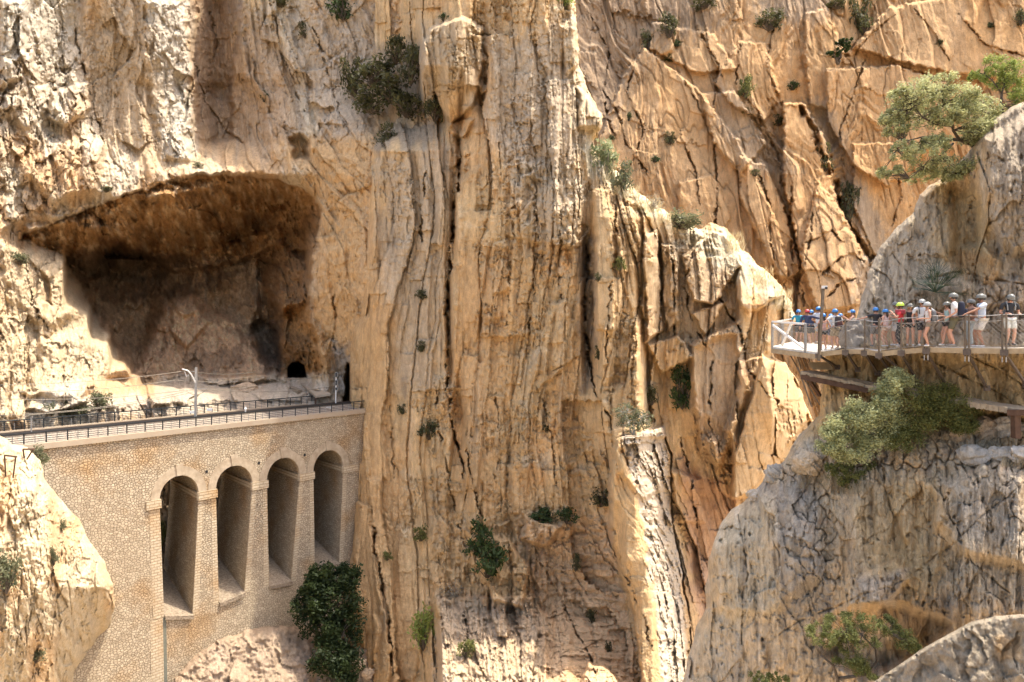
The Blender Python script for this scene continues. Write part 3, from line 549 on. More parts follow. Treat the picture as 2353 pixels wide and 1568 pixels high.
for p, c, k, s_ in [
   ([(1110, 100), (1300, 60), (1340, 240), (1300, 460), (1180, 420), (1120, 300)], (.46, .385, .29), .7, 40),
   ([(880, 360), (1040, 330), (1030, 620), (1010, 900), (900, 900), (870, 640)], (.47, .375, .265), .7, 30),
   ([(1285, -60), (1325, -60), (1335, 150), (1360, 220), (1390, 270), (1370, 320), (1420, 390), (1360, 420), (1320, 300), (1300, 160)], (.58, .465, .31), .7, 10), ([(960, 50), (1110, 40), (1100, 260), (970, 200)], (.50, .40, .27), .6, 20), ([(1150, 380), (1360, 380), (1340, 560), (1200, 560)], PALE, .55, 30),
   ([(800, 620), (900, 700), (920, 1200), (960, 1600), (830, 1600), (800, 1100)], (.57, .36, .17), .7, 25),
   ([(1040, 560), (1160, 560), (1180, 900), (1070, 1150), (1030, 900)], (.58, .37, .18), .6, 25),
   ([(1000, 1370), (1240, 1380), (1330, 1600), (1000, 1600)], (.62, .475, .32), .85, 18), ([(1200, 1200), (1400, 1180), (1520, 1600), (1260, 1600)], (.68, .46, .26), .85, 25),
   ([(1405, 1130), (1425, 1040), (1456, 1116), (1480, 1203), (1493, 1327), (1524, 1600), (1480, 1600), (1410, 1250)], (.62, .42, .21), .9, 4), ([(1428, 1005), (1456, 1116), (1480, 1203), (1493, 1327), (1526, 1600), (1580, 1600), (1573, 1351), (1542, 1128), (1520, 985)], (.60, .51, .39), .85, 6),
   ([(1560, 1040), (1700, 1150), (1640, 1500), (1590, 1400)], (.50, .31, .19), .85, 14), ([(1690, 830), (1765, 820), (1830, 990), (1740, 1140), (1680, 1150)], (.62, .42, .22), .9, 8),
   ([(1590, 780), (1700, 740), (1720, 860), (1690, 980), (1620, 1080), (1590, 960)], (.50, .36, .23), .6, 20),
   ([(1480, 540), (1640, 520), (1720, 700), (1600, 780), (1490, 780)], (.48, .36, .23), .6, 25), ([(1330, 540), (1365, 540), (1365, 900), (1335, 900)], (.30, .23, .16), .7, 8),
   ([(780, 120), (960, 100), (1020, 280), (980, 330), (870, 340), (760, 250)], (.33, .27, .20), .8, 22),
   ([(1330, 330), (1480, 440), (1700, 560), (1830, 700), (1830, 740), (1760, 700), (1480, 480), (1340, 390)], (.62, .53, .36), .8, 12)]: r.paint(p, c, k, s_)
r.col *= (1-.15*np.clip(ck, 0, 1))[..., None]  # cracks of the pillar get painted shade here
for x, a_, b_, w in [(1095, 880, 1200, 7), (880, 1350, 1560, 9), (1170, 1000, 1150, 6), (1250, 900, 1040, 7), (960, 620, 760, 8), (930, 820, 1000, 8), (1640, 800, 1000, 9), (1700, 700, 860, 9), (905, 450, 700, 10), (1000, 400, 640, 9)]:
    r.streak(x, a_, b_, w, (.19, .155, .115), .75)
PIL = [(735, -62), (1318, -62), (1320, 0), (1326, 60), (1332, 150), (1345, 190), (1358, 222), (1385, 268), (1381, 298), (1362, 328), (1372, 362), (1420, 396), (1470, 446), (1530, 486), (1590, 522),
   (1608, 530), (1632, 513), (1660, 520), (1690, 548), (1700, 572), (1720, 584), (1745, 612), (1790, 650), (1815, 688), (1830, 738), (1800, 775), (1778, 800), (1772, 822), (1800, 832), (1832, 872), (1845, 915), (1862, 955), (1900, 1010), (1900, 1630), (735, 1630)]
r.build('pillar_cliff', M_MID, PIL, edge=16, thick=30, jag=7, inset=2.2)
PILLAR = r

# ---- the sunlit rock below left, nearer than the bridge
r = Rock(-90, 300, 980, 1640, 1.8, 60, 101)
r.D = rowfield(r.X, r.Y, [(980, [(-90, 54), (60, 66), (300, 80)]), (1150, [(-90, 52), (100, 62), (180, 70), (300, 80)]), (1350, [(-90, 51), (100, 59), (260, 72), (300, 78)]), (1460, [(-90, 51), (100, 60), (230, 76)]), (1640, [(-90, 53), (60, 62), (200, 80), (300, 84)])])
f1, e1, c1 = facets(r.u*.5+fbm(r.u*.3, r.v*.2, 5, 3)*.5, r.v*.14, 111, 1); f2, e2, c2 = facets(r.u*1.4+fbm(r.u, r.v, 6, 3)*.5, r.v*.7, 112, 1)
f3, e3, c3 = facets(r.u*3.5, r.v*2.4+fbm(r.u, r.v, 7, 3)*.5, 113, 1)
ck = creases(r.u*.8, r.v*.15, 117, .14)+.8*creases(r.u*2.2, r.v*.8, 118, .18)
r.D += ck*.35+ridged(r.u*4, r.v*2.2, 119, 3)*.07
r.D += f1*.7+np.exp(-e1/.03)*.15+f2*.35+f3*.12+fbm(r.u*.3, r.v*.12, 114, 5)*1.4+fbm(r.u*1.2, r.v*.6, 115, 5)*.55-saw((r.u+.1*r.v)*.5+fbm(r.u*.2, r.v*.08, 116, 3)*1.5, .15)*.35
r.col = base_colour(r, (.60, .48, .31), (.62, .43, .24), (.46, .37, .26), .3, 121, .3)
r.col *= (1-.15*np.clip(ck, 0, 1))[..., None]  # painted shade along the cracks
r.build('near_left_cliff', M_NEAR, [(-80, 985), (-10, 995), (30, 1020), (66, 1030), (92, 1060), (104, 1105), (132, 1140), (160, 1175), (182, 1195), (205, 1245), (240, 1290), (258, 1340), (264, 1395), (255, 1430), (235, 1455), (205, 1490), (170, 1545), (150, 1635), (-80, 1635)], edge=18, thick=8, jag=6, inset=1.6)
LEFTROCK = r

# ---- the rounded rock under the foot of the bridge
r = Rock(370, 900, 1400, 1640, 2.3, 88, 131)
r.D = rowfield(r.X, r.Y, [(1400, [(370, 92), (900, 102)]), (1470, [(370, 86), (640, 93), (800, 100), (900, 101)]), (1640, [(370, 80), (640, 86), (800, 95), (900, 98)])])
f1, e1, c1 = facets(r.u*.5, r.v*.4, 132, 1); f2, e2, c2 = facets(r.u*1.6, r.v*1.6, 133, 1)
r.D += f1*.6+f2*.25+fbm(r.u*.3, r.v*.3, 134, 5)*1.4+fbm(r.u*2, r.v*2, 135, 5)*.3
r.col = base_colour(r, (.42, .31, .21), (.46, .34, .24), (.34, .25, .17), .5, 136, .3)
r.build('riverside_rock', M_MID, [(388, 1635), (402, 1560), (440, 1510), (500, 1470), (560, 1448), (640, 1437), (680, 1440), (730, 1470), (770, 1535), (800, 1500), (850, 1480), (880, 1635)], edge=16, thick=10, jag=4, inset=1.5)
MOUND = r

# ---- the near cliff on the right that carries the walkway
r = Rock(1530, 2440, 200, 1640, 1.8, 28, 141)
r.D = rowfield(r.X, r.Y, [
 (200, [(1900, 35), (2200, 31), (2300, 29.5), (2440, 28)]), (300, [(1900, 35), (2150, 31), (2250, 29.7), (2440, 27.6)]), (430, [(1900, 34.5), (2100, 31.4), (2200, 30.2), (2250, 28.9), (2440, 27)]),
 (600, [(1900, 34), (2000, 32), (2100, 30.6), (2250, 28.6), (2440, 26.9)]), (690, [(1900, 33.4), (1975, 31.4), (2100, 29.8), (2250, 28.2), (2440, 26.5)]),
 (800, [(1700, 36), (1900, 32.2), (1960, 30.9), (2000, 30.3), (2353, 26.5), (2440, 25.7)]), (850, [(1700, 36), (1895, 31.8), (1960, 31.1), (2000, 30.7), (2353, 27.1), (2440, 26.4)]),
 (930, [(1700, 36), (1885, 31.6), (2000, 30.7), (2353, 27.2), (2440, 26.5)]), (985, [(1700, 36), (1880, 31.2), (2000, 30.2), (2353, 27.0), (2440, 26.2)]),
 (1040, [(1700, 36), (1780, 33.5), (1850, 30.7), (2000, 29), (2150, 27.9), (2353, 25.9), (2440, 25.4)]), (1110, [(1600, 38), (1700, 34.5), (1760, 31.7), (2000, 28.3), (2353, 25.5), (2440, 25)]),
 (1250, [(1530, 38), (1640, 33.2), (1800, 29.8), (2000, 27.4), (2200, 26), (2440, 24.4)]), (1400, [(1530, 38), (1640, 32.7), (1800, 29.5), (2000, 27), (2200, 25.5), (2440, 24)]),
 (1640, [(1530, 34), (1600, 32.2), (1800, 29.5), (2000, 28), (2440, 26)])])
r.D = blur(r.D, 9)
f1, e1, c1 = facets(r.u*.9+fbm(r.u*.5, r.v*.3, 5, 3)*.6, r.v*.3+fbm(r.u*.5, r.v*.3, 6, 3)*.4, 151, 1)
f2, e2, c2 = facets(r.u*2.6+fbm(r.u*1.5, r.v*1.5, 7, 3)*.6, r.v*1.4+fbm(r.u*1.5, r.v*1.5, 8, 3)*.5, 152, 1)
f3, e3, c3 = facets(r.u*5.5+fbm(r.u*3, r.v*3, 9, 3)*.5, r.v*4.6, 153, 1)
bk = np.exp(-((r.Y-1085-.30*(1900-np.minimum(r.X, 1900))*-.0-(np.clip(r.X, 1700, 2353)-1700)*-.06)/38)**2)*smooth(1640, 1700, r.X)      # belt of loose blocks
bk = np.clip(bk+smooth(2120, 2180, r.X)*np.exp(-((r.Y-1030)/45)**2), 0, 1)
bk = np.clip(bk+np.exp(-((r.X-1880-(r.Y-1200)*.12)/42)**2)*smooth(1100, 1140, r.Y)*smooth(1420, 1300, r.Y), 0, 1)
upb = smooth(640, 690, r.Y)*smooth(790, 760, r.Y)*smooth(2080, 2180, r.X)
bk = np.clip(bk+upb*.6, 0, 1)
cm = smooth(.0, .3, fbm(r.u*.4, r.v*.3, 158, 3))
r.D -= saw((r.u+.2*r.v)*.55+fbm(r.u*.25, r.v*.1, 159, 3)*1.8, .2)*.16*(1-bk)
ck = .6*creases(r.u*1.1, r.v*.25, 143, .10)+.5*creases(r.u*3, r.v*.9, 144, .14)+.4*creases(r.u*5, r.v*3, 145, .22)*smooth(0, .3, perlin(r.u*.5, r.v*.5, 146))
fu_ = fbm(r.u*3.2, r.v*.35, 148, 5); r.D += ck*.08+ridged(r.u*9, r.v*3.5, 147, 3)*.035+fu_*.28*(1-bk)+ridged(r.u*2.2, r.v*.8, 149, 4)*.09
b1, j1, k1, v1 = blocks((r.u+.15*r.v)*.8+fbm(r.u*.3, r.v*.1, 67, 3)*1.5, r.v+fbm(r.u*2, r.v*2, 66, 4)*.6, 351, 3.5)
r.D += (b1*.22+j1*.05)*(1-bk)
r.D += f1*.30+np.exp(-e1/.02)*.08*(1-bk)*cm+f2*(.08+.16*bk)+np.exp(-e2/.07)*(.02+.30*bk)+f3*(.02+.05*bk)+np.exp(-e3/.08)*.05*bk
r.D += fbm(r.u*.45, r.v*.14, 154, 5)*.55+fbm(r.u*2.2, r.v*.5, 155, 5)*.16+fbm(r.u*4, r.v*1.6, 156, 5)*.09+np.maximum(fbm(r.u*3.5, r.v*2.2, 157, 3)-.28, 0)*.7
for p, d, s_ in [
   ([(2180, 440), (2230, 420), (2260, 560), (2250, 660), (2200, 640)], .9, 16), ([(2260, 320), (2353, 280), (2430, 300), (2430, 560), (2330, 580), (2270, 520)], -.9, 18),
   ([(2210, 575), (2260, 560), (2300, 600), (2280, 650), (2215, 650)], -.5, 6), ([(2130, 660), (2240, 655), (2340, 640), (2353, 700), (2150, 720)], -.4, 8),
   ([(1890, 860), (1960, 850), (1960, 950), (1880, 980)], -.3, 8), ([(2000, 808), (2060, 808), (2065, 840), (2040, 900), (2010, 880)], .9, 8),
   ([(2150, 940), (2353, 960), (2353, 990), (2150, 985)], .5, 8), ([(1640, 1200), (1790, 1130), (1880, 1160), (1880, 1330), (1760, 1420), (1640, 1400)], -.5, 16),
   ([(2170, 1110), (2290, 1060), (2360, 1100), (2360, 1300), (2200, 1270), (2150, 1200)], -.8, 16), ([(1960, 1330), (2060, 1290), (2090, 1330), (2030, 1400), (1970, 1390)], -.5, 8),
   ([(1960, 1400), (2080, 1390), (2180, 1440), (2120, 1500), (1980, 1560), (1900, 1500)], 1.4, 14), ([(2060, 1180), (2090, 1250), (2070, 1300), (2050, 1230)], .35, 6)]: r.block(p, d, s_)
for c, d, w in [([(1740, 1500), (1830, 1430), (1950, 1380), (2080, 1330), (2190, 1250), (2250, 1200), (2353, 1110)], .14, 2.4), ([(2190, 1200), (2230, 1290), (2353, 1390)], .2, 2.5), ([(1700, 1180), (1716, 1320), (1700, 1480)], .3, 3),
   ([(2120, 820), (2230, 870), (2353, 940)], .35, 2.6), ([(2230, 815), (2290, 850), (2353, 890)], .25, 2.2), ([(2055, 820), (2075, 860), (2060, 900)], .4, 3), ([(1940, 820), (1950, 850)], .3, 2.2),
   ([(2160, 810), (2150, 850), (2180, 900)], .15, 1.8), ([(2110, 640), (2200, 630), (2353, 655)], .3, 3), ([(2040, 560), (2100, 650), (2050, 740)], .2, 2), ([(1990, 1000), (2030, 1100), (2060, 1200)], .2, 2.4)]: r.crack(c, d, w, 1.0)
r.col = base_colour(r, (.56, .435, .285), (.60, .425, .24), (.44, .36, .265), .5, 161, .5)
r.col = mixc(r.col, (.26, .21, .155), smooth(.08, .4, fbm(r.u*1.8, r.v*.2, 162, 5))*.65)
r.col = mixc(r.col, (.64, .54, .40), smooth(.12, .4, fbm(r.u*2.6, r.v*.22, 165, 5))*.6)
r.col *= (1+.35*fbm(r.u*6, r.v*3, 166, 5))[..., None]
for p, c, k, s_ in [
   ([(1960, 540), (2100, 440), (2180, 480), (2200, 640), (2100, 760), (1960, 780)], (.44, .36, .26), .85, 25), ([(2250, 260), (2430, 220), (2430, 600), (2290, 600)], (.41, .335, .245), .85, 22),
   ([(2150, 430), (2240, 420), (2290, 600), (2240, 660), (2160, 600)], (.46, .31, .13), .7, 18), ([(2200, 590), (2290, 590), (2280, 660), (2210, 650)], (.52, .32, .15), .8, 10),
   ([(2110, 660), (2360, 650), (2360, 790), (2100, 790)], (.46, .345, .235), .7, 14), ([(1870, 805), (2360, 805), (2360, 990), (1870, 990)], (.50, .35, .17), .85, 12),
   ([(1870, 860), (2000, 860), (2000, 1000), (1830, 1010)], (.60, .40, .19), .85, 14), ([(1700, 1110), (1860, 1080), (1900, 1380), (1820, 1400), (1780, 1180)], (.33, .295, .25), .6, 20),
   ([(2080, 1120), (2150, 1100), (2170, 1420), (2060, 1400), (1980, 1300), (1960, 1160)], (.52, .36, .175), .7, 30), ([(1640, 1200), (1760, 1150), (1780, 1400), (1620, 1480)], (.50, .42, .29), .6, 30),
   ([(2170, 1100), (2360, 1060), (2360, 1250), (2200, 1240)], (.44, .38, .30), .7, 20), ([(2120, 1410), (2040, 1480), (2080, 1540), (2140, 1500)], (.54, .34, .14), .8, 12),
   ([(1960, 1330), (2090, 1300), (2060, 1400), (1980, 1390)], (.44, .37, .29), .8, 10), ([(2060, 1380), (2200, 1360), (2220, 1440), (2080, 1470)], (.22, .18, .14), .6, 16)]: r.paint(p, c, k, s_)
r.col *= (1-.15*np.clip(ck, 0, 1))[..., None]  # crack shading put into the near cliff's colour
r.col = mixc(r.col, (.30, .15, .085), bk*smooth(.0, .4, fbm(r.u*1.3, r.v*1.3, 163, 4))*smooth(1100, 1060, r.Y*0+1080)*.55)
for x, a_, b_, w in [(2230, 430, 640, 10), (2190, 640, 760, 10), (2140, 1100, 1400, 9), (2100, 1110, 1330, 8), (1800, 1180, 1480, 8), (1710, 1220, 1480, 7), (2200, 1130, 1330, 12), (2000, 1100, 1290, 8), (1965, 870, 990, 6), (2260, 1290, 1450, 9), (2310, 960, 1000, 9), (1760, 1400, 1560, 8), (1850, 1450, 1600, 8)]:
    r.streak(x, a_, b_, w, (.15, .125, .10), .7)
NEARP = [(2435, 205), (2350, 236), (2320, 250), (2290, 270), (2270, 292), (2240, 335), (2205, 372), (2170, 410), (2140, 425), (2112, 445), (2098, 486), (2062, 528), (2022, 566), (1998, 620), (1985, 668), (1972, 720), (1960, 760), (1950, 790), (1912, 800), (1900, 822),
   (1892, 870), (1888, 920), (1882, 955), (1862, 975), (1832, 1008), (1815, 1030), (1798, 1062), (1762, 1092), (1748, 1110), (1715, 1148), (1688, 1170), (1660, 1200), (1640, 1245), (1628, 1300), (1622, 1350), (1628, 1400), (1604, 1440), (1590, 1480), (1568, 1570), (1555, 1635), (2435, 1635)]
r.build('near_cliff', M_NEAR, NEARP, edge=14, thick=7, jag=9, inset=.6)
NEAR = r

# ---- the grey rock in the bottom right corner
r = Rock(1900, 2440, 1380, 1640, 2.3, 19, 171)
r.D = rowfield(r.X, r.Y, [(1380, [(1900, 23), (2200, 20.6), (2440, 19.2)]), (1640, [(1900, 22), (2200, 19.8), (2440, 18.6)])])
f1, e1, c1 = facets(r.u*2.2+fbm(r.u, r.v, 170, 3), r.v*1.1+r.u*.7, 172, 1); f2, e2, c2 = facets(r.u*4+fbm(r.u*2, r.v*2, 173, 3)*.5, r.v*3, 174, 1)
r.D += f1*.2+np.exp(-e1/.03)*.015+f2*.04+fbm(r.u*.9, r.v*.7, 175, 5)*.4+fbm(r.u*5, r.v*4, 176, 4)*.06+ridged(r.u*3+r.v, r.v*1.5, 178, 4)*.06
r.col = base_colour(r, (.38, .31, .22), (.34, .28, .20), (.27, .22, .16), .5, 177, .8)
r.col *= (1+.4*fbm(r.u*4, r.v*4, 179, 5))[..., None]
r.paint([(2290, 1470), (2360, 1460), (2360, 1520), (2300, 1510)], (.46, .30, .15), .8, 10)
r.build('corner_rock', M_NEAR, [(1960, 1640), (1985, 1585), (2040, 1545), (2110, 1495), (2170, 1462), (2230, 1430), (2290, 1415), (2350, 1412), (2435, 1420), (2435, 1640)], edge=10, thick=4, jag=6, inset=.25)
CORNER = r

# ---- the bottom of the gorge, far below, and open country out to the horizon
def sheet(name, pts, mat, z, kind='structure'):
    me = bpy.data.meshes.new(name); me.from_pydata([(a, b, z) for a, b in pts], [], [list(range(len(pts)))]); me.materials.append(mat)
    o = bpy.data.objects.new(name, me); scene.collection.objects.link(o); o['kind'] = kind; return o
mg, nt, b = newmat('gorge_floor'); b.inputs['Roughness'].default_value = 1
nn = N(nt, 'ShaderNodeTexNoise'); nn.inputs['Scale'].default_value = .3; nn.inputs['Detail'].default_value = 8
rr = N(nt, 'ShaderNodeValToRGB'); rr.color_ramp.elements[0].color = (.30, .22, .14, 1); rr.color_ramp.elements[1].color = (.48, .37, .24, 1)
tcg = N(nt, 'ShaderNodeTexCoord'); nt.links.new(tcg.outputs['Object'], nn.inputs[0]); nt.links.new(nn.outputs[0], rr.inputs[0]); nt.links.new(rr.outputs[0], b.inputs['Base Color'])
sheet('ground', [(-1500, -1500), (1500, -1500), (1500, 1500), (-1500, 1500)], mg, 0)
# ------------------------------------------------------------------ object helpers
def tag(o, label=None, cat=None, group=None, kind=None):
    if label: o['label'] = label
    if cat: o['category'] = cat
    if group: o['group'] = group
    if kind: o['kind'] = kind
    return o
def empty(name, loc, label=None, cat=None, group=None):
    o = bpy.data.objects.new(name, None); scene.collection.objects.link(o); o.location = loc; o.empty_display_size = .3
    return tag(o, label, cat, group)
class MB:
    """collects faces in world coordinates and links them as ONE mesh object"""
    def __init__(s): s.v = []; s.f = []; s.uv = []
    def quad(s, a, b, c, d, uv=None):
        n = len(s.v); s.v += [tuple(a), tuple(b), tuple(c), tuple(d)]; s.f.append((n, n+1, n+2, n+3)); s.uv.append(uv or [(0, 0), (1, 0), (1, 1), (0, 1)])
    def poly(s, ps, uv=None):
        n = len(s.v); s.v += [tuple(p) for p in ps]; s.f.append(tuple(range(n, n+len(ps)))); s.uv.append(uv or [(0, 0)]*len(ps))
    def hexa(s, p):      # 8 corners: bottom ring 0-3, top ring 4-7
        for q in ((3, 2, 1, 0), (4, 5, 6, 7), (0, 1, 5, 4), (1, 2, 6, 5), (2, 3, 7, 6), (3, 0, 4, 7)): s.quad(*[p[k] for k in q])
    def box(s, c, sx, sy, sz, rz=0, ry=0):
        R = Matrix.Rotation(rz, 3, 'Z') @ Matrix.Rotation(ry, 3, 'Y'); c = Vector(c)
        P = [c+R @ Vector((a*sx/2, b*sy/2, e*sz/2)) for e in (-1, 1) for a, b in ((-1, -1), (1, -1), (1, 1), (-1, 1))]
        s.hexa(P)
    def bar(s, a, b, w, h=None, n=4, up=None):
        a = Vector(a); b = Vector(b); d = (b-a)
        if d.length < 1e-6: return
        d.normalize(); h = h or w; up = Vector(up or (0, 0, 1))
        if abs(d.dot(up)) > .97: up = Vector((1, 0, 0))
        x = d.cross(up).normalized(); y = x.cross(d).normalized()
        if n == 4: ring = [(-.5, -.5), (.5, -.5), (.5, .5), (-.5, .5)]
        else: ring = [(.5*math.cos(k/n*6.2832), .5*math.sin(k/n*6.2832)) for k in range(n)]
        A = [a+x*(p*w)+y*(q*h) for p, q in ring]; B = [b+x*(p*w)+y*(q*h) for p, q in ring]
        for k in range(n): s.quad(A[k], A[(k+1) % n], B[(k+1) % n], B[k])
        s.poly(A[::-1]); s.poly(B)
    def tube(s, pts, r0, r1=None, n=6):
        r1 = r0 if r1 is None else r1; pts = [Vector(p) for p in pts]; rings = []
        for i, p in enumerate(pts):
            d = (pts[min(i+1, len(pts)-1)]-pts[max(i-1, 0)]).normalized(); up = Vector((0, 0, 1)) if abs(d.z) < .9 else Vector((1, 0, 0))
            x = d.cross(up).normalized(); y = x.cross(d); r = r0+(r1-r0)*i/max(1, len(pts)-1); b0 = len(s.v)
            s.v += [tuple(p+x*(r*math.cos(k/n*6.2832))+y*(r*math.sin(k/n*6.2832))) for k in range(n)]; rings.append(b0)
        for i in range(len(rings)-1):
            for k in range(n):
                s.f.append((rings[i]+k, rings[i]+(k+1) % n, rings[i+1]+(k+1) % n, rings[i+1]+k)); s.uv.append([(0, 0)]*4)
        s.f.append(tuple(rings[0]+k for k in range(n))[::-1]); s.uv.append([(0, 0)]*n)
        s.f.append(tuple(rings[-1]+k for k in range(n))); s.uv.append([(0, 0)]*n)
    def build(s, name, mat, parent=None, smooth_=False, bevel=0):
        me = bpy.data.meshes.new(name); off = parent_world(parent)
        me.from_pydata([(a-off.x, b-off.y, c-off.z) for a, b, c in s.v], [], s.f)
        ul = me.uv_layers.new(name='UVMap'); flat = [c for f in s.uv for p in f for c in p]
        ul.data.foreach_set('uv', flat)
        me.materials.append(mat)
        if smooth_: me.polygons.foreach_set('use_smooth', [True]*len(me.polygons))
        o = bpy.data.objects.new(name, me); scene.collection.objects.link(o)
        if parent: o.parent = parent
        if bevel:
            m = o.modifiers.new('bevel', 'BEVEL'); m.width = bevel; m.segments = 1; m.limit_method = 'ANGLE'
        return o
def parent_world(p):
    v = Vector((0, 0, 0))
    while p is not None: v = v+p.location; p = p.parent
    return v
def simple(name, c, rough=.7, metal=0, noise=0, ns=5, bump=0, c2=None):
    m, nt, b = newmat(name); L = nt.links.new
    b.inputs['Roughness'].default_value = rough; b.inputs['Metallic'].default_value = metal
    tc = N(nt, 'ShaderNodeTexCoord'); n = N(nt, 'ShaderNodeTexNoise'); n.inputs['Scale'].default_value = ns; n.inputs['Detail'].default_value = 7; n.inputs['Roughness'].default_value = .65
    L(tc.outputs['Object'], n.inputs[0]); r = N(nt, 'ShaderNodeValToRGB'); e = r.color_ramp.elements
    c2 = c2 or tuple(k*.7 for k in c); e[0].position = .35; e[1].position = .65; e[0].color = (*c2, 1); e[1].color = (*c, 1)
    L(n.outputs[0], r.inputs[0]); L(r.outputs[0], b.inputs['Base Color'])
    if bump:
        bp = N(nt, 'ShaderNodeBump'); bp.inputs['Distance'].default_value = bump; L(n.outputs[0], bp.inputs['Height']); L(bp.outputs[0], b.inputs['Normal'])
    return m
def mat_masonry(name, kind='rubble'):
    m, nt, b = newmat(name); L = nt.links.new; b.inputs['Roughness'].default_value = .95; b.inputs['Specular IOR Level'].default_value = .1
    uv = N(nt, 'ShaderNodeUVMap', uv_map='UVMap'); tc = N(nt, 'ShaderNodeTexCoord')
    big = N(nt, 'ShaderNodeTexNoise'); big.inputs['Scale'].default_value = .18; big.inputs['Detail'].default_value = 6; L(uv.outputs[0], big.inputs[0])
    fine = N(nt, 'ShaderNodeTexNoise'); fine.inputs['Scale'].default_value = 6; fine.inputs['Detail'].default_value = 6; L(uv.outputs[0], fine.inputs[0])
    if kind == 'rubble':
        w = N(nt, 'ShaderNodeTexNoise'); w.inputs['Scale'].default_value = 1.6; L(uv.outputs[0], w.inputs[0])
        mx = N(nt, 'ShaderNodeVectorMath', operation='MULTIPLY_ADD'); L(w.outputs['Color'], mx.inputs[0]); mx.inputs[1].default_value = (.3, .3, 0); L(uv.outputs[0], mx.inputs[2])
        mp = N(nt, 'ShaderNodeMapping'); mp.inputs['Scale'].default_value = (1, 1.25, 1); L(mx.outputs[0], mp.inputs[0])
        v1 = N(nt, 'ShaderNodeTexVoronoi', feature='DISTANCE_TO_EDGE', voronoi_dimensions='2D'); v1.inputs['Scale'].default_value = 2.9; L(mp.outputs[0], v1.inputs[0])
        v2 = N(nt, 'ShaderNodeTexVoronoi', feature='F1', voronoi_dimensions='2D'); v2.inputs['Scale'].default_value = 2.9; L(mp.outputs[0], v2.inputs[0])
        joint = N(nt, 'ShaderNodeMapRange'); joint.inputs[1].default_value = .03; joint.inputs[2].default_value = .12; L(v1.outputs['Distance'], joint.inputs[0]); jo = joint.outputs[0]; cellc = v2.outputs['Color']
    else:
        br = N(nt, 'ShaderNodeTexBrick'); br.inputs['Scale'].default_value = 1; br.inputs['Brick Width'].default_value = .75 if kind == 'quoin' else 1.1; br.inputs['Row Height'].default_value = .33 if kind == 'quoin' else .36
        br.inputs['Mortar Size'].default_value = .045; br.inputs['Mortar Smooth'].default_value = .4; br.inputs['Color1'].default_value = (1, 1, 1, 1); br.inputs['Color2'].default_value = (.55, .55, .55, 1); br.inputs['Mortar'].default_value = (0, 0, 0, 1)
        L(uv.outputs[0], br.inputs[0]); inv = N(nt, 'ShaderNodeMath', operation='SUBTRACT'); inv.inputs[0].default_value = 1; L(br.outputs['Fac'], inv.inputs[1]); jo = inv.outputs[0]; cellc = br.outputs['Color']
    sep = N(nt, 'ShaderNodeSeparateColor'); L(cellc, sep.inputs[0])
    cr = N(nt, 'ShaderNodeValToRGB'); e = cr.color_ramp.elements; e[0].color = (.36, .29, .20, 1); e[1].color = (.52, .43, .305, 1); L(sep.outputs[0], cr.inputs[0])
    mj = N(nt, 'ShaderNodeMix', data_type='RGBA'); L(jo, mj.inputs[0]); mj.inputs[6].default_value = (.23, .17, .11, 1) if kind == 'rubble' else (.36, .27, .165, 1); L(cr.outputs[0], mj.inputs[7])
    # rusty and dark weathering
    r1 = N(nt, 'ShaderNodeMapRange'); r1.inputs[1].default_value = .5; r1.inputs[2].default_value = .72; r1.inputs[4].default_value = .9; L(big.outputs[0], r1.inputs[0])
    m2 = N(nt, 'ShaderNodeMix', data_type='RGBA', blend_type='MULTIPLY'); L(r1.outputs[0], m2.inputs[0]); L(mj.outputs[2], m2.inputs[6]); m2.inputs[7].default_value = (.88, .68, .46, 1)
    r2 = N(nt, 'ShaderNodeMapRange'); r2.inputs[1].default_value = .3; r2.inputs[2].default_value = .7; r2.inputs[3].default_value = .8; r2.inputs[4].default_value = 1.15; L(fine.outputs[0], r2.inputs[0])
    sc = N(nt, 'ShaderNodeVectorMath', operation='SCALE'); L(m2.outputs[2], sc.inputs[0]); L(r2.outputs[0], sc.inputs['Scale']); L(sc.outputs[0], b.inputs['Base Color'])
    hh = N(nt, 'ShaderNodeMath', operation='MULTIPLY_ADD'); L(fine.outputs[0], hh.inputs[0]); hh.inputs[1].default_value = .25; L(jo, hh.inputs[2])
    bp = N(nt, 'ShaderNodeBump'); bp.inputs['Distance'].default_value = .07; bp.inputs['Strength'].default_value = 1; L(hh.outputs[0], bp.inputs['Height']); L(bp.outputs[0], b.inputs['Normal'])
    return m
M_RUB = mat_masonry('rubble_masonry'); M_QUO = mat_masonry('quoin_courses', 'quoin'); M_CAP = mat_masonry('cap_courses', 'cap')
M_VOUS = simple('arch_stone', (.44, .355, .25), .9, 0, ns=1.3, bump=.05, c2=(.30, .23, .15))
M_COP = simple('coping_concrete', (.36, .295, .21), .9, ns=1.0, bump=.03, c2=(.34, .26, .18))
M_RAIL = simple('painted_iron', (.012, .016, .018), .6, 0, ns=3); M_RUST = simple('rusty_iron', (.11, .06, .035), .8, .3, ns=6, bump=.005, c2=(.07, .035, .02))
M_STEEL = simple('galvanised_steel', (.42, .40, .37), .45, .6, ns=6); M_WHITE = simple('white_paint', (.75, .73, .68), .5, ns=8, c2=(.62, .60, .55))
M_BAL = simple('track_ballast', (.40, .34, .27), 1, ns=5, bump=.25, c2=(.22, .17, .12)); M_WIRE = simple('copper_wire', (.30, .26, .20), .5, .4)
M_CONC = simple('old_concrete', (.36, .29, .20), .95, ns=3, bump=.03, c2=(.22, .17, .115)); M_BLACK = simple('black_plastic', (.015, .015, .017), .5)

M_GRIT = simple('gritty_floor', (.34, .27, .19), 1, ns=4, bump=.15, c2=(.16, .12, .08))
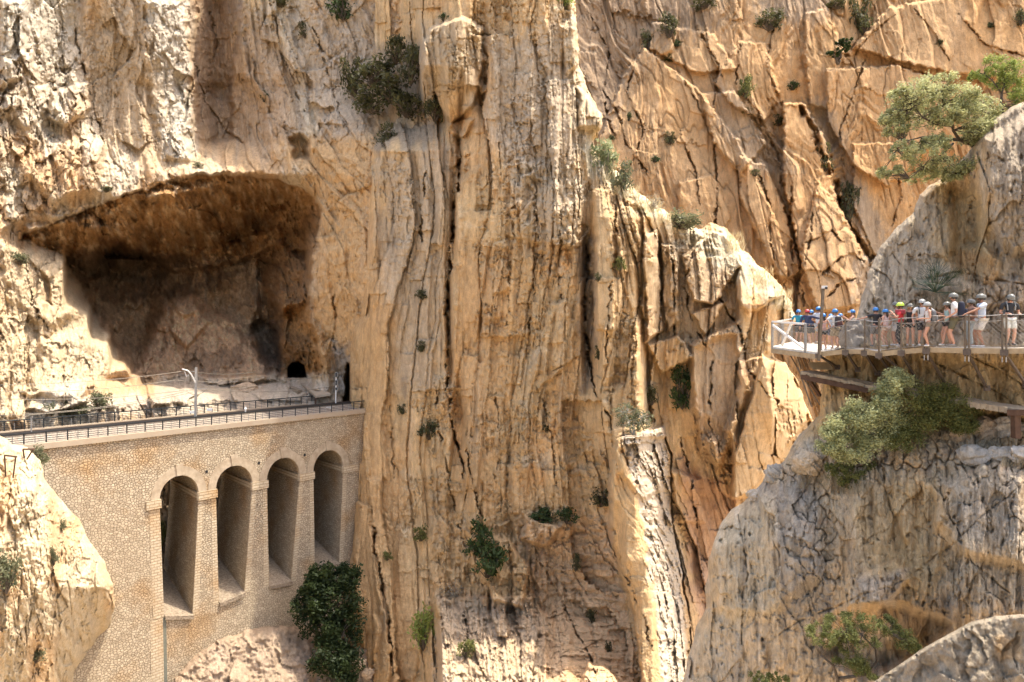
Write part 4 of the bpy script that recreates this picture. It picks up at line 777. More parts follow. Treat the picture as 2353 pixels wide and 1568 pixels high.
# ------------------------------------------------------------------ the masonry railway bridge
BA = Vector((-49.7, 74.9)); BU = Vector((.6118, .791)); BN = Vector((-.791, .6118)); KB = .035
def bp_(t, z, n=0):
    n = n+KB*(z+12); return Vector((BA.x+BU.x*t+BN.x*n, BA.y+BU.y*t+BN.y*n, EYE+z))
def bpx(xf, yf):
    """point of the photograph (full size) to wall coordinates t, z"""
    r_ = (xf-2048)/2950; q = (1331.7-yf)/2950
    d = (BA.dot(BN)+12*KB)/(r_*BN.x+BN.y-KB*q); X, Y = r_*d, d
    return (X-BA.x)*BU.x+(Y-BA.y)*BU.y, q*d
r7 = lambda x, y: bpx(550+x/2.091, 1750+y/2.091)
bridge = empty('railway_bridge', bp_(20, -12, 5), 'tall stone railway bridge with four arches spanning the gorge mouth', 'bridge')
SK = 2.4; DEPTH = 10.6     # the arch passages run back this far, a little askew
def back(t, z): return bp_(t+SK, z, DEPTH-2*KB*(z+12))
spr = [((185, 535), (510, 465), (222, 1500), (460, 1492)), ((655, 440), (960, 385), (680, 1392), (893, 1302)),
       ((1082, 368), (1355, 308), (1100, 1245), (1285, 1210)), ((1470, 293), (1720, 240), (1482, 1090), (1685, 1060))]
ops = []
for a, b_, c, d in spr:
    ta, za = r7(*a); tb, zb = r7(*b_); tc_, zc = r7(*c); td, zd = r7(*d); zs = -19.4
    ops.append((ta, tb, zs, tc_, zc, td, zd))
print('openings', [[round(k, 1) for k in o] for o in ops])
TL, TR, ZT, ZBOT = -9.0, 47.5, -12.0, -58.0
def arch_pts(o, r_add=0, n=20):
    ta, tb, zs = o[:3]; c = (ta+tb)/2; R_ = (tb-ta)/2
    return [(c-(R_+r_add)*math.cos(math.pi*k/n), zs+(R_+r_add)*math.sin(math.pi*k/n)*1.02) for k in range(n+1)]
# front sheet with its openings, triangulated flat and then set on the battered plane
bm = bmesh.new()
def loop(pts):
    vs = [bm.verts.new((a, b_, 0)) for a, b_ in pts]
    for i in range(len(vs)): bm.edges.new((vs[i], vs[(i+1) % len(vs)]))
loop([(TL, ZBOT), (TR, ZBOT), (TR, ZT), (TL, ZT)])
holes = []
for o in ops:
    h = [(o[3], o[4])]+arch_pts(o)+[(o[5], o[6])]; holes.append(h); loop(h)
bmesh.ops.triangle_fill(bm, use_beauty=True, use_dissolve=False, edges=bm.edges[:], normal=(0, 0, 1))
bad = []
for f in bm.faces:
    c = f.calc_center_median(); arr = np.array([[c.x]]), np.array([[c.y]])
    if any(sdf(arr[0], arr[1], h)[0, 0] < 0 for h in holes): bad.append(f)
bmesh.ops.delete(bm, geom=bad, context='FACES_ONLY')
w = MB()
for f in bm.faces:
    p = [v.co for v in f.verts]
    w.poly([bp_(q.x, q.y) for q in p], [(q.x, q.y) for q in p]); w.poly([back(q.x, q.y) for q in p[::-1]], [(q.x+31, q.y) for q in p[::-1]])
bm.free()
w.build('wall', M_RUB, bridge)
for h in holes:            # lining of each passage: piers' inner faces, vault and floor
    lin = MB(); L_ = len(h); acc = 0
    for i in range(L_-1):
        a, b_ = h[i], h[i+1]; ln = math.hypot(a[0]-b_[0], a[1]-b_[1]); N_ = 6
        steep = i == 0 or i == L_-2
        for k in range(N_):
            f0, f1_ = k/N_, (k+1)/N_; q = [bp_(*a).lerp(back(*a), f0), bp_(*a).lerp(back(*a), f1_), bp_(*b_).lerp(back(*b_), f1_), bp_(*b_).lerp(back(*b_), f0)]
            u0, u1 = 11*f0, 11*f1_
            uv = [(u0, a[1]), (u1, a[1]), (u1, b_[1]), (u0, b_[1])] if steep else [(u0, acc), (u1, acc), (u1, acc+ln), (u0, acc+ln)]
            lin.quad(*q, uv=uv)
        acc += ln
    lin.build('passage_lining', M_RUB, bridge)
    fl = MB(); a, b_ = h[0], h[-1]
    a2 = (a[0], a[1]); e = Vector((0, 0, .35))
    fl.quad(bp_(*a, -.3)+e*.3, bp_(*b_, -.3)+e*.3, back(*b_)+e*9, back(*a)+e*9); fl.quad(bp_(*a, -.3)+e*.3, bp_(*b_, -.3)+e*.3, bp_(*b_, -.3)-e, bp_(*a, -.3)-e)
    fl.build('passage_floor', M_GRIT, bridge)
    imp = MB()      # impost course running back along the far pier
    ta, tb = h[1], h[-2]
    for (t_, z_), s_ in ((tb, -1), (ta, 1)):
        A, B = bp_(t_, z_), back(t_, z_); off = Vector((BU.x*s_*.18, BU.y*s_*.18, 0)); dz = Vector((0, 0, -.75))
        lo = [A+dz, A+off+dz, B+off+dz, B+dz]; hi = [A, A+off, B+off, B]; f_ = [(0, 1, 5, 4), (1, 2, 6, 5), (4, 5, 6, 7), (3, 2, 1, 0)]; P = lo+hi
        for q in f_: imp.quad(*[P[k] for k in q], uv=[(0, 0), (11, 0), (11, .75), (0, .75)] if q == (1, 2, 6, 5) else None)
    imp.build('impost', M_CAP, bridge)
for o in ops:              # cut-stone rings round the arches, 6 cm proud, with a keystone
    rg = MB(); inn = arch_pts(o, 0, 24); out = arch_pts(o, 1.05, 24)
    for i in range(24):
        a, b_, c, d = inn[i], inn[i+1], out[i+1], out[i]
        rg.quad(bp_(*a, -.06), bp_(*b_, -.06), bp_(*c, -.06), bp_(*d, -.06)); rg.quad(bp_(*d, -.06), bp_(*c, -.06), bp_(*c, .1), bp_(*d, .1)); rg.quad(bp_(*b_, -.06), bp_(*a, -.06), bp_(*a, .3), bp_(*b_, .3))
    rg.build('arch_ring', M_VOUS, bridge)
    ks = MB(); i0, i1 = arch_pts(o, 0, 24), arch_pts(o, 1.35, 24)
    a, b_, c, d = i0[11], i0[13], i1[13], i1[11]
    P = [bp_(*a, -.16), bp_(*b_, -.16), bp_(*b_, .1), bp_(*a, .1), bp_(*d, -.16), bp_(*c, -.16), bp_(*c, .1), bp_(*d, .1)]
    ks.hexa(P); ks.build('keystone', M_VOUS, bridge)
# pier caps and quoins
def slab(mb, t0, t1, z0, z1, n=-.05, th=.2, t0b=None, t1b=None):
    t0b = t0 if t0b is None else t0b; t1b = t1 if t1b is None else t1b
    a, b_, c, d = (t0b, z0), (t1b, z0), (t1, z1), (t0, z1)
    mb.quad(bp_(*a, n), bp_(*b_, n), bp_(*c, n), bp_(*d, n), uv=[a, b_, c, d])
    for p, q in ((a, b_), (b_, c), (c, d), (d, a)): mb.quad(bp_(*q, n), bp_(*p, n), bp_(*p, n+th), bp_(*q, n+th), uv=[(0, 0), (1, 0), (1, .2), (0, .2)])
caps = [(r7(68, 540)[0], ops[0][0]+.12)]+[(ops[i][1]-.12, ops[i+1][0]+.12) for i in range(3)]+[(ops[3][1]-.12, ops[3][1]+2.7)]
for t0, t1 in caps:
    c = MB(); slab(c, t0, t1, -20.35, -19.35, -.22, .4); c.build('pier_cap', M_CAP, bridge)
def quoin(ta, tb_, z0, z1, wd):
    q = MB(); n = int((z1-z0)/.33)
    slab(q, ta[0], ta[1], z0, z1, -.03, .1, tb_[0], tb_[1]); q.build('quoin', M_QUO, bridge)
for i, o in enumerate(ops):
    ta, tb, zs, tc_, zc, td, zd = o; wd = 1.25
    if i == 0: quoin((ta-wd, ta), (tc_-wd, tc_), zc, -20.36, wd)
    else: quoin((ta-.62, ta), (tc_-.75, tc_), zc, -20.36, wd)
    quoin((tb, tb+.62), (td, td+.75), zd, -20.36, wd)
t0, z0 = ops[0][3], ops[0][4]
q = MB(); slab(q, t0-1.6, t0-.15, -58, z0-.1, -.03, .1); q.build('quoin', M_QUO, bridge)
q = MB(); slab(q, t0-.15, t0+.25, -58, z0-.1, -.02, .1); q.build('seam_strip', simple('dark_grey_render', (.17, .17, .13), .95, ns=4), bridge)  # dark grey strip along the seam beside the abutment
for t_, z_ in (r7(577, 288), r7(1015, 215), r7(1397, 148), bpx(373, 2208)):
    wh = MB(); wh.poly([bp_(t_+.2*math.cos(k*.785), z_+.2*math.sin(k*.785), -.035) for k in range(8)]); wh.build('weep_hole', M_BLACK, bridge)
# coping, deck and ballast
cp = MB()
def bd(t, n, z): return Vector((BA.x+BU.x*t+BN.x*n, BA.y+BU.y*t+BN.y*n, EYE+z))
DW = 13.6
cp.hexa([bd(TL, -.35, -12), bd(TR, -.35, -12), bd(TR, .9, -12), bd(TL, .9, -12), bd(TL, -.35, -11.4), bd(TR, -.35, -11.4), bd(TR, .9, -11.4), bd(TL, .9, -11.4)])
cp.build('coping', M_COP, bridge, bevel=.05)
cp = MB(); cp.hexa([bd(TL+1, DW-.5, -12.4), bd(TR, DW-.5, -12.4), bd(TR, DW+.4, -12.4), bd(TL+1, DW+.4, -12.4), bd(TL+1, DW-.5, -11.4), bd(TR, DW-.5, -11.4), bd(TR, DW+.4, -11.4), bd(TL+1, DW+.4, -11.4)])
cp.build('coping', M_COP, bridge, bevel=.05)
bl = MB(); prof = [(.9, -11.9), (.92, -11.55), (3.2, -11.35), (4.4, -11.0), (7.2, -11.0), (8.6, -11.4), (DW-.52, -11.6), (DW-.5, -12.39)]
for (n0, z0), (n1, z1) in zip(prof[:-1], prof[1:]):
    for k in range(14):
        a0, a1 = TL+(TR+8-TL)*k/14, TL+(TR+8-TL)*(k+1)/14; bl.quad(bd(a0, n0, z0), bd(a1, n0, z0), bd(a1, n1, z1), bd(a0, n1, z1))
bl.build('ballast_bed', M_BAL, bridge)
M_IRON = simple('dark_rail', (.07, .05, .04), .6, .3, ns=4); M_SLEEP = simple('dusty_sleeper', (.30, .25, .19), .95, ns=4)
track = empty('railway_track', bd(20, 5.8, -11), 'single railway track running across the stone bridge towards the cleft', 'railway track')
for n in (4.75, 6.45):
    m = MB(); m.hexa([bd(TL, n-.06, -10.99), bd(TR+8, n-.06, -10.99), bd(TR+8, n+.06, -10.99), bd(TL, n+.06, -10.99), bd(TL, n-.06, -10.76), bd(TR+8, n-.06, -10.76), bd(TR+8, n+.06, -10.76), bd(TL, n+.06, -10.76)])
    m.build('rail', M_IRON, track)
m = MB()
for k in range(100):
    t_ = TL+.64*k; m.hexa([bd(t_, 4.3, -11.05), bd(t_+.26, 4.3, -11.05), bd(t_+.26, 6.9, -11.05), bd(t_, 6.9, -11.05), bd(t_, 4.3, -10.985), bd(t_+.26, 4.3, -10.985), bd(t_+.26, 6.9, -10.985), bd(t_, 6.9, -10.985)])
m.build('sleepers', M_SLEEP, track)
def railing(name, label, n, t0, t1, pickets, zb=-11.4):
    root = empty(name, bd(t0, n, zb), label, 'railing')
    H = 1.12; t = t0
    while t <= t1:
        m = MB(); m.bar(bd(t, n, zb), bd(t, n, zb+H), .10); m.build('post', M_RAIL, root); t += 2.05
    m = MB(); m.bar(bd(t0-1, n, zb+H+.03), bd(t1+1, n, zb+H+.03), .17, .13); m.build('top_rail', M_RAIL, root)
    for z in (.22, .44, .66, .88):
        m = MB(); m.bar(bd(t0-1, n, zb+z), bd(t1+1, n, zb+z), .055); m.build('cross_rail', M_RAIL, root)
    if pickets:
        t = t0+1.02
        while t <= t1:
            m = MB(); m.bar(bd(t, n, zb), bd(t, n, zb+.85), .06); m.build('picket', M_STEEL, root); t += 2.05
    return root
railing('bridge_railing', 'black metal railing along the near edge of the stone bridge above its arches', .25, -3.9, 45, True)
railing('bridge_railing', 'black metal railing on the far side of the railway track, next to the cave', DW-.1, -5.5, 46, True)
root = empty('end_railing', bd(-6.5, DW, -11.4), 'short black railing turning away from the bridge at its left end', 'railing')
A = bd(-6.6, DW-.1, -11.4); B = bd(-8.6, DW+2.6, -11.3)
for f_ in (0.03, .5, 1):
    m = MB(); p = A.lerp(B, f_); m.bar(p, p+Vector((0, 0, 1.15)), .08); m.build('post', M_RAIL, root)
for z in (.3, .6, .88, 1.15):
    m = MB(); m.bar(A+Vector((0, 0, z)), B+Vector((0, 0, z)), .05 if z < 1 else .09); m.build('cross_rail', M_RAIL, root)

# ------------------------------------------------------------------ line-side equipment
def full(xf, yf, d): return Vector(((xf-2048)/2950*d, d, EYE+(1331.7-yf)/2950*d))
mast = empty('catenary_mast', full(782, 1676, 95), 'tall pale catenary mast with slanting bracket arm beside the railway track', 'mast')
m = MB(); m.bar(full(782, 1676, 95), full(785, 1470, 95), .26, .26); m.build('post', M_STEEL, mast)
m = MB(); m.tube([full(781, 1530, 94.9), full(764, 1497, 94.3), full(751, 1483, 94), full(729, 1477, 93.6)], .09); m.build('bracket_arm', M_WHITE, mast)
m = MB(); m.bar(full(784, 1488, 95), full(745, 1484, 94), .05); m.build('stay', M_STEEL, mast)
m = MB(); m.bar(full(747, 1563, 94.6), full(783, 1554, 95), .05); m.bar(full(783, 1554, 95), full(828, 1556, 95.6), .05); m.bar(full(771, 1568, 95), full(806, 1567, 95.3), .05); m.build('crossarm', M_STEEL, mast)
m = MB(); m.tube([full(738, 1484, 94), full(746, 1508, 94), full(756, 1500, 94.1)], .04); m.build('insulator', M_WHITE, mast)
def wire(pts, label, sag=.6, r_=.03):
    m = MB(); P = []
    for a, b_ in zip(pts[:-1], pts[1:]):
        a, b_ = full(*a), full(*b_)
        for k in range(8): f_ = k/8; P.append(a.lerp(b_, f_)-Vector((0, 0, sag*4*f_*(1-f_))))
    P.append(full(*pts[-1])); m.tube(P, r_, n=4); o = m.build('overhead_wire', M_WIRE, None, True); tag(o, label, 'wire'); return o
wire([(-40, 1541, 80), (745, 1484, 94), (1020, 1488, 108)], 'topmost overhead wire passing the bracket arm of the pale mast', .4)
wire([(-40, 1567, 80), (700, 1521, 92), (1010, 1503, 108)], 'second overhead wire just below the mast bracket arm', .5)
wire([(-40, 1595, 80), (747, 1561, 94.6), (1150, 1518, 110), (1330, 1483, 122)], 'sagging dark overhead wire crossing in front of the black tunnel mouth', .5)
wire([(-40, 1664, 80), (747, 1566, 94.6), (828, 1556, 95.6), (1320, 1548, 118)], 'lowest overhead wire running from the mast crossarm to the cleft', .6)
wire([(-40, 1674, 79), (120, 1660, 84), (771, 1570, 95)], 'thin slack wire rising from the left end of the bridge to the mast', .4)
sg = empty('signal_post', full(1343, 1614, 112), 'slim white post with stacked round signs at the cleft end of the bridge', 'sign post')
m = MB(); m.bar(full(1343, 1616, 112), full(1345, 1490, 112), .14); m.build('post', M_WHITE, sg)
for y in (1496, 1504, 1527, 1537, 1556):
    m = MB(); c = full(1345, y, 111.85); m.poly([c+Vector((.22*math.cos(k*.6283), 0, .26*math.sin(k*.6283))) for k in range(10)])
    m.poly([c+Vector((.22*math.cos(-k*.6283), .03, .26*math.sin(-k*.6283))) for k in range(10)])
    dsc = m.build('sign_disc', M_STEEL, sg)
    k_ = MB(); c = c-Vector((0, .02, 0)); k_.poly([c+Vector((.17*math.cos(k*.6283), 0, .2*math.sin(k*.6283))) for k in range(10)]); k_.build('dark_centre', M_BLACK, dsc)
pl = empty('marker_post', full(126, 1745, 80), 'thin pale marker post at the left end of the bridge', 'post')
m = MB(); m.bar(full(126, 1745, 80), full(125, 1665, 80), .1); m.build('post', M_STEEL, pl)
m = MB(); m.box(full(126, 1668, 80), .22, .1, .18); m.build('finial', M_STEEL, pl)
for x, y, d, lb in ((838, 1639, 101, 'white equipment box on the ballast right of the mast'), (770, 1649, 98, 'white equipment box on the ballast just left of the mast'), (1315, 1633, 110, 'small white equipment box near the cleft end of the bridge')):
    e_ = empty('equipment_box', full(x, y+5, d), lb, 'equipment box')
    m = MB(); m.box(full(x, y, d), .7, .4, .3, .3); m.build('case', M_WHITE, e_, bevel=.03); m = MB(); m.box(full(x+12, y+3, d), .1, .1, .5); m.build('leg', M_STEEL, e_)
m = MB(); c = full(982, 1652, 96); m.tube([c, c+Vector((0, 0, .5))], .09); m.tube([c+Vector((0, 0, .5)), c+Vector((0, 0, .62)), c+Vector((0, 0, .8))], .2, .06, 8); tag(m.build('bollard', M_WHITE), 'round-topped white bollard behind the near bridge railing', 'bollard')
# planked ramp from the tunnel down to the bridge
rp = empty('ramp', full(1290, 1590, 116), 'pale sloping footbridge leading from the black tunnel mouth to the bridge', 'ramp')
A0, A1 = full(1202, 1532, 128), full(1237, 1529, 128); B0, B1 = full(1262, 1583, 116), full(1322, 1574, 115)
dz = Vector((0, 0, -.35)); m = MB(); m.hexa([A0+dz, B0+dz, B1+dz, A1+dz, A0, B0, B1, A1]); m.build('deck', M_COP, rp)
m = MB(); m.bar(B0+Vector((0, 0, -.4)), B0+Vector((0, 0, -2.6)), .2); m.bar(A0.lerp(B0, .5)+Vector((0, 0, -.4)), A0.lerp(B0, .5)+Vector((0, 0, -2.6)), .2); m.build('trestle', M_RUST, rp)
m = MB(); a, b_ = full(1150, 1545, 126), full(1192, 1562, 121); m.hexa([a+dz*2, b_+dz*2, b_+dz*2+Vector((.3, 1.5, 0)), a+dz*2+Vector((.3, 1.5, 0)), a, b_, b_+Vector((.3, 1.5, 0)), a+Vector((.3, 1.5, 0))]); tag(m.build('low_wall', M_CONC), 'low dark stone wall beside the tunnel mouth left of the ramp', 'wall')
# rusty path brackets left on the sunlit rock
for (pa, pb, pc, lb) in (((18, 1822, 57), (67, 1828, 58), (52, 1912, 58.5), 'larger rusty iron bracket jutting from the sunlit rock at the left edge'), ((92, 1798, 60), (137, 1797, 61), (108, 1838, 61), 'smaller rusty iron bracket on the sunlit rock just below the bridge coping')):
    k_ = empty('path_bracket', full(*pb), lb, 'bracket'); m = MB(); m.bar(full(*pa), full(*pb), .13); m.build('beam', M_RUST, k_); m = MB(); m.bar(full(pb[0]-4, pb[1], pb[2]), full(*pc), .09); m.build('strut', M_RUST, k_)
    m = MB(); m.bar(full(*pa), full(pa[0]+5, pc[1]-6, pa[2]+.5), .1); m.build('stay', M_RUST, k_)
# ------------------------------------------------------------------ the walkway pinned to the near cliff
M_BEAM = simple('weathered_timber', (.36, .27, .16), .85, ns=5, bump=.01, c2=(.25, .18, .10)); M_POST = simple('bronze_steel', (.20, .155, .11), .45, .5, ns=9, c2=(.11, .085, .06))
M_PLANK = simple('deck_planks', (.66, .62, .54), .8, ns=6, bump=.008, c2=(.45, .41, .34)); M_CABLE = simple('steel_cable', (.40, .37, .33), .4, .7); M_STRUT = simple('strut_steel', (.13, .10, .075), .6, .4, ns=7, c2=(.07, .05, .04))
M_NET = simple('steel_netting', (.34, .30, .25), .5, .3)
def R7(x, y, d): return W((3000+x/2.147)/1.7408, (1050+y/2.147)/1.7408, d)
BACK = Vector((.74, .67, 0))*1.75
walk = empty('walkway', R7(1500, 740, 27.5), 'narrow timber and steel walkway pinned along the near cliff, crowded with visitors', 'walkway')
nodes = [(590, 772, 30.0), (820, 744, 29.3), (985, 748, 28.9), (1108, 768, 28.2), (1300, 746, 27.6), (1515, 728, 27.0), (1865, 736, 26.1), (2185, 738, 25.3), (2560, 734, 24.3)]
NP = [R7(*n) for n in nodes]
for a, b in zip(NP[:-1], NP[1:]):
    m = MB(); e = Vector((0, 0, -.19)); u = (b-a)*.012; a2, b2 = a+u, b-u; k = Vector((.74, .67, 0))*.14
    m.hexa([a2+e, b2+e, b2+e+k, a2+e+k, a2, b2, b2+k, a2+k]); m.build('edge_beam', M_BEAM, walk, bevel=.012)
    ln = (b-a).length; n = max(3, int(ln/.16)); m = MB()
    for i in range(n):
        p = a.lerp(b, (i+.06)/n); q = a.lerp(b, (i+.94)/n); o_ = Vector((.74, .67, 0))*.16; e2 = Vector((0, 0, -.05))
        m.hexa([p+o_+e2, q+o_+e2, q+BACK+e2, p+BACK+e2, p+o_, q+o_, q+BACK, p+BACK])
    m.build('deck_planks', M_PLANK, walk)
PH = 1.16
def panel_net(a, b, h0, h1, parent, sp=.14, r_=.0036):
    m = MB(); ln = (b-a).length; u = (b-a)/ln; H = h1-h0; s = -H
    while s < ln:
        for sg_ in (1, -1):
            x0, x1 = s, s+H; t0 = max(0, -x0/H) if x0 < 0 else 0; t1 = min(1, (ln-x0)/H)
            if t1 <= t0: continue
            za, zb = (h0+H*t0, h0+H*t1) if sg_ > 0 else (h1-H*t0, h1-H*t1)
            m.bar(a+u*(x0+H*t0)+Vector((0, 0, za)), a+u*(x0+H*t1)+Vector((0, 0, zb)), r_*2, n=3)
        s += sp
    return m.build('netting', M_NET, parent)
rail = empty('walkway_railing', NP[4], 'steel railing with cables and wire netting along the outer edge of the walkway', 'railing')
for i, p in enumerate(NP):
    tw = i in (6, 7, 8, 5)
    for off in ((-.06, .06) if tw else (0,)):
        u = Vector((.67, -.74, 0))*off; m = MB(); m.bar(p+u+Vector((0, 0, -.3)), p+u+Vector((0, 0, PH+(.02 if i != 3 else .1))), .035 if tw else (.075 if i in (0, 3) else .045), .05); m.build('post', M_POST, rail)
    m = MB(); c = p+Vector((-.02, -.02, -.15)); m.box(c, .24, .05, .2, -.84); m.build('clamp', M_STRUT, rail)
    if tw:
        for off in (-.06, .06):
            m = MB(); u = Vector((.67, -.74, 0))*off; m.bar(p+u+Vector((-.03, -.03, -.3)), p+u+Vector((-.03, -.03, -.48)), .03); m.build('bolt', M_STEEL, rail)
for i, (a, b) in enumerate(zip(NP[:-1], NP[1:])):
    for h, r_ in ((PH, .014), (PH-.2, .009), (.06, .009)):
        m = MB(); P = [a.lerp(b, k/6)+Vector((0, 0, h-.03*math.sin(math.pi*k/6)*(h > .5))) for k in range(7)]; m.tube(P, r_, n=4); m.build('cable', M_CABLE, rail)
    panel_net(a, b, .06, PH-.2, rail)
# diagonal struts down to the rock
for x0, y0, d0, x1, y1, d1 in ((600, 805, 29.9, 750, 900, 31.3), (835, 790, 29.3, 925, 920, 30.4), (990, 785, 28.9, 1095, 950, 30.0), (1110, 805, 28.3, 1210, 945, 29.6), (1140, 790, 28.2, 1415, 1040, 28.8), (1305, 795, 27.7, 1460, 1050, 28.9), (1525, 790, 27.1, 1685, 1055, 28.1), (1875, 790, 26.2, 2035, 1080, 27.1), (2195, 790, 25.4, 2370, 1050, 26.3)):
    m = MB(); m.bar(R7(x0, y0, d0), R7(x1, y1, d1), .08, .08); m.build('strut', M_STRUT, walk)
    m = MB(); m.box(R7(x1, y1, d1), .2, .1, .2); m.build('foot_plate', M_STRUT, walk)
    a = R7(x0, y0, d0); m = MB(); m.bar(a+Vector((0, 0, .12)), a+BACK*.95+Vector((0, 0, .12)), .12, .14); m.build('joist', M_BEAM, walk)
# the lookout platform at the left end
plat = empty('lookout_platform', R7(450, 720, 33), 'cantilevered white lookout platform jutting out at the left end of the walkway', 'platform')
L1 = R7(192, 722, 34.2); L2 = NP[0]; L3 = R7(840, 726, 32.2); L4 = R7(360, 680, 37.5)
e = Vector((0, 0, -.09)); m = MB(); m.hexa([L1+e, L2+e, L3+e, L4+e, L1, L2, L3, L4]); m.build('floor', M_PLANK, plat, bevel=.01)
for a, b in ((L1, L2), (L4, L1), (L4, L3)):
    m = MB(); m.bar(a+Vector((0, 0, -.2)), b+Vector((0, 0, -.2)), .12, .2); m.build('edge_beam', M_BEAM, plat)
mid_ = L1.lerp(L2, .74)
prl = empty('platform_railing', L1, 'white braced railing with mesh round the lookout platform', 'railing')
for p in (L1, mid_, L4, L1.lerp(L4, .5)):
    m = MB(); m.bar(p+Vector((0, 0, -.3)), p+Vector((0, 0, 1.13)), .09); m.build('post', M_STEEL, prl)
for a, b, w_ in ((L1, mid_, .08), (L4, L1, .05)):
    m = MB(); m.bar(a+Vector((0, 0, 1.15)), b+Vector((0, 0, 1.12)), w_); m.build('handrail', M_WHITE, prl)
m = MB(); m.bar(L1+Vector((0, 0, 1.0)), mid_+Vector((0, 0, .05)), .085); m.build('brace', M_WHITE, prl)
m = MB(); a_ = L1.lerp(mid_, .32); m.bar(L1.lerp(mid_, .6)+Vector((0, 0, 1.1)), a_+Vector((0, .02, .1)), .085); m.build('brace', M_WHITE, prl)
for a, b in ((L1, mid_), (mid_, L2), (L4, L1)):
    panel_net(a, b, .04, 1.0, prl, .13 if a is L4 or a is L1 else .10)
    m = MB(); m.tube([a+Vector((0, 0, .98)), b+Vector((0, 0, .98))], .01, n=4); m.build('cable', M_CABLE, prl)
    m = MB(); m.tube([a+Vector((0, 0, 1.13 if a is mid_ else .75)), b+Vector((0, 0, 1.13 if a is mid_ else .75))], .009, n=4); m.build('cable', M_CABLE, prl)
for x0, x1, x2, y1, d in ((330, 415, 600, 920, 34.), (395, 440, 640, 915, 34.2), (440, 480, 610, 900, 34.6), (490, 520, 580, 880, 35)):
    m = MB(); m.bar(R7(x0, 770, d), R7(x1, y1, d), .045); m.build('stay', M_POST, plat)
for x0, y0, x1, y1 in ((410, 900, 530, 1240), (430, 940, 600, 1225), (530, 960, 575, 1090)):
    m = MB(); m.bar(R7(x0, y0, 33.5), R7(x1, y1, 33.2), .06); m.build('stay', M_POST, plat)
lp = empty('camera_pole', NP[0], 'tall thin dark pole topped by a small white camera at the platform corner', 'pole')
m = MB(); m.bar(NP[0]+Vector((-.02, -.05, -.35)), R7(630, 215, 29.9), .095); m.build('pole', M_POST, lp)
m = MB(); m.box(R7(640, 213, 29.8), .2, .11, .11, .2); m.build('camera_housing', M_WHITE, lp, bevel=.015)
m = MB(); m.box(R7(655, 222, 29.7), .06, .08, .09, .2); m.build('lens', M_BLACK, lp)

# ------------------------------------------------------------------ the ruined old path below
old = empty('old_path', R7(1200, 950, 29.5), 'ruined old concrete path on rusty beams clinging to the cliff below the walkway', 'path ledge')
pn = [(435, 935, 31.3), (720, 992, 30.6), (1010, 1052, 29.9), (1400, 1105, 28.6), (1740, 1165, 27.6), (2000, 1215, 26.8), (2270, 1255, 26.0), (2560, 1290, 25.2)]
PP = [R7(*p) for p in pn]; rs = random.Random(3)
for i, (a, b) in enumerate(zip(PP[:-1], PP[1:])):
    m = MB(); n = 10; K = Vector((.74, .67, 0)); th = .20 if i > 1 else .12
    for k in range(n):
        p = a.lerp(b, k/n)+K*rs.uniform(-.06, .04) if k else a; q = a.lerp(b, (k+1)/n)
        j = Vector((0, 0, rs.uniform(-.02, .02)))
        m.hexa([p+Vector((0, 0, -th))+j*2, q+Vector((0, 0, -th)), q+K*1.25+Vector((0, 0, -th)), p+K*1.25+Vector((0, 0, -th)), p, q+j, q+K*1.25, p+K*1.25])
    m.build('slab', M_CONC, old)
K = Vector((.74, .67, 0))
for i in (0, 1):
    a, b = PP[i], PP[i+1]; m = MB(); m.bar(a+K*.05+Vector((0, 0, -.24)), b+K*.05+Vector((0, 0, -.24)), .12, .2); m.build('beam', M_RUST, old)
m = MB(); m.bar(R7(480, 960, 31.2), R7(600, 1145, 31.9), .12); m.build('strut', M_RUST, old)
m = MB(); a = R7(2210, 1290, 26.0); b = R7(2400, 1290, 25.6); m.bar(a, b, .2, .2); m.build('cross_beam', M_RUST, old)
m = MB(); m.bar(R7(2280, 1305, 25.9), R7(2285, 1510, 25.9), .26, .2); m.build('pillar', M_RUST, old)
m = MB(); m.bar(R7(1280, 1130, 28.6), R7(1280, 1420, 28.6), .12); m.build('pillar', M_RUST, old)
m = MB()
for k in range(7): a = R7(500+6*k, 878+9*k-20, 31.8-.05*k); m.hexa([a+q for q in (Vector((0, 0, -.05)), Vector((.9, 0, -.05)), Vector((1.0, .16, -.05)), Vector((.1, .16, -.05)), Vector((0, 0, 0)), Vector((.9, 0, 0)), Vector((1.0, .16, 0)), Vector((.1, .16, 0)))])
m.build('loose_boards', M_BEAM, old)

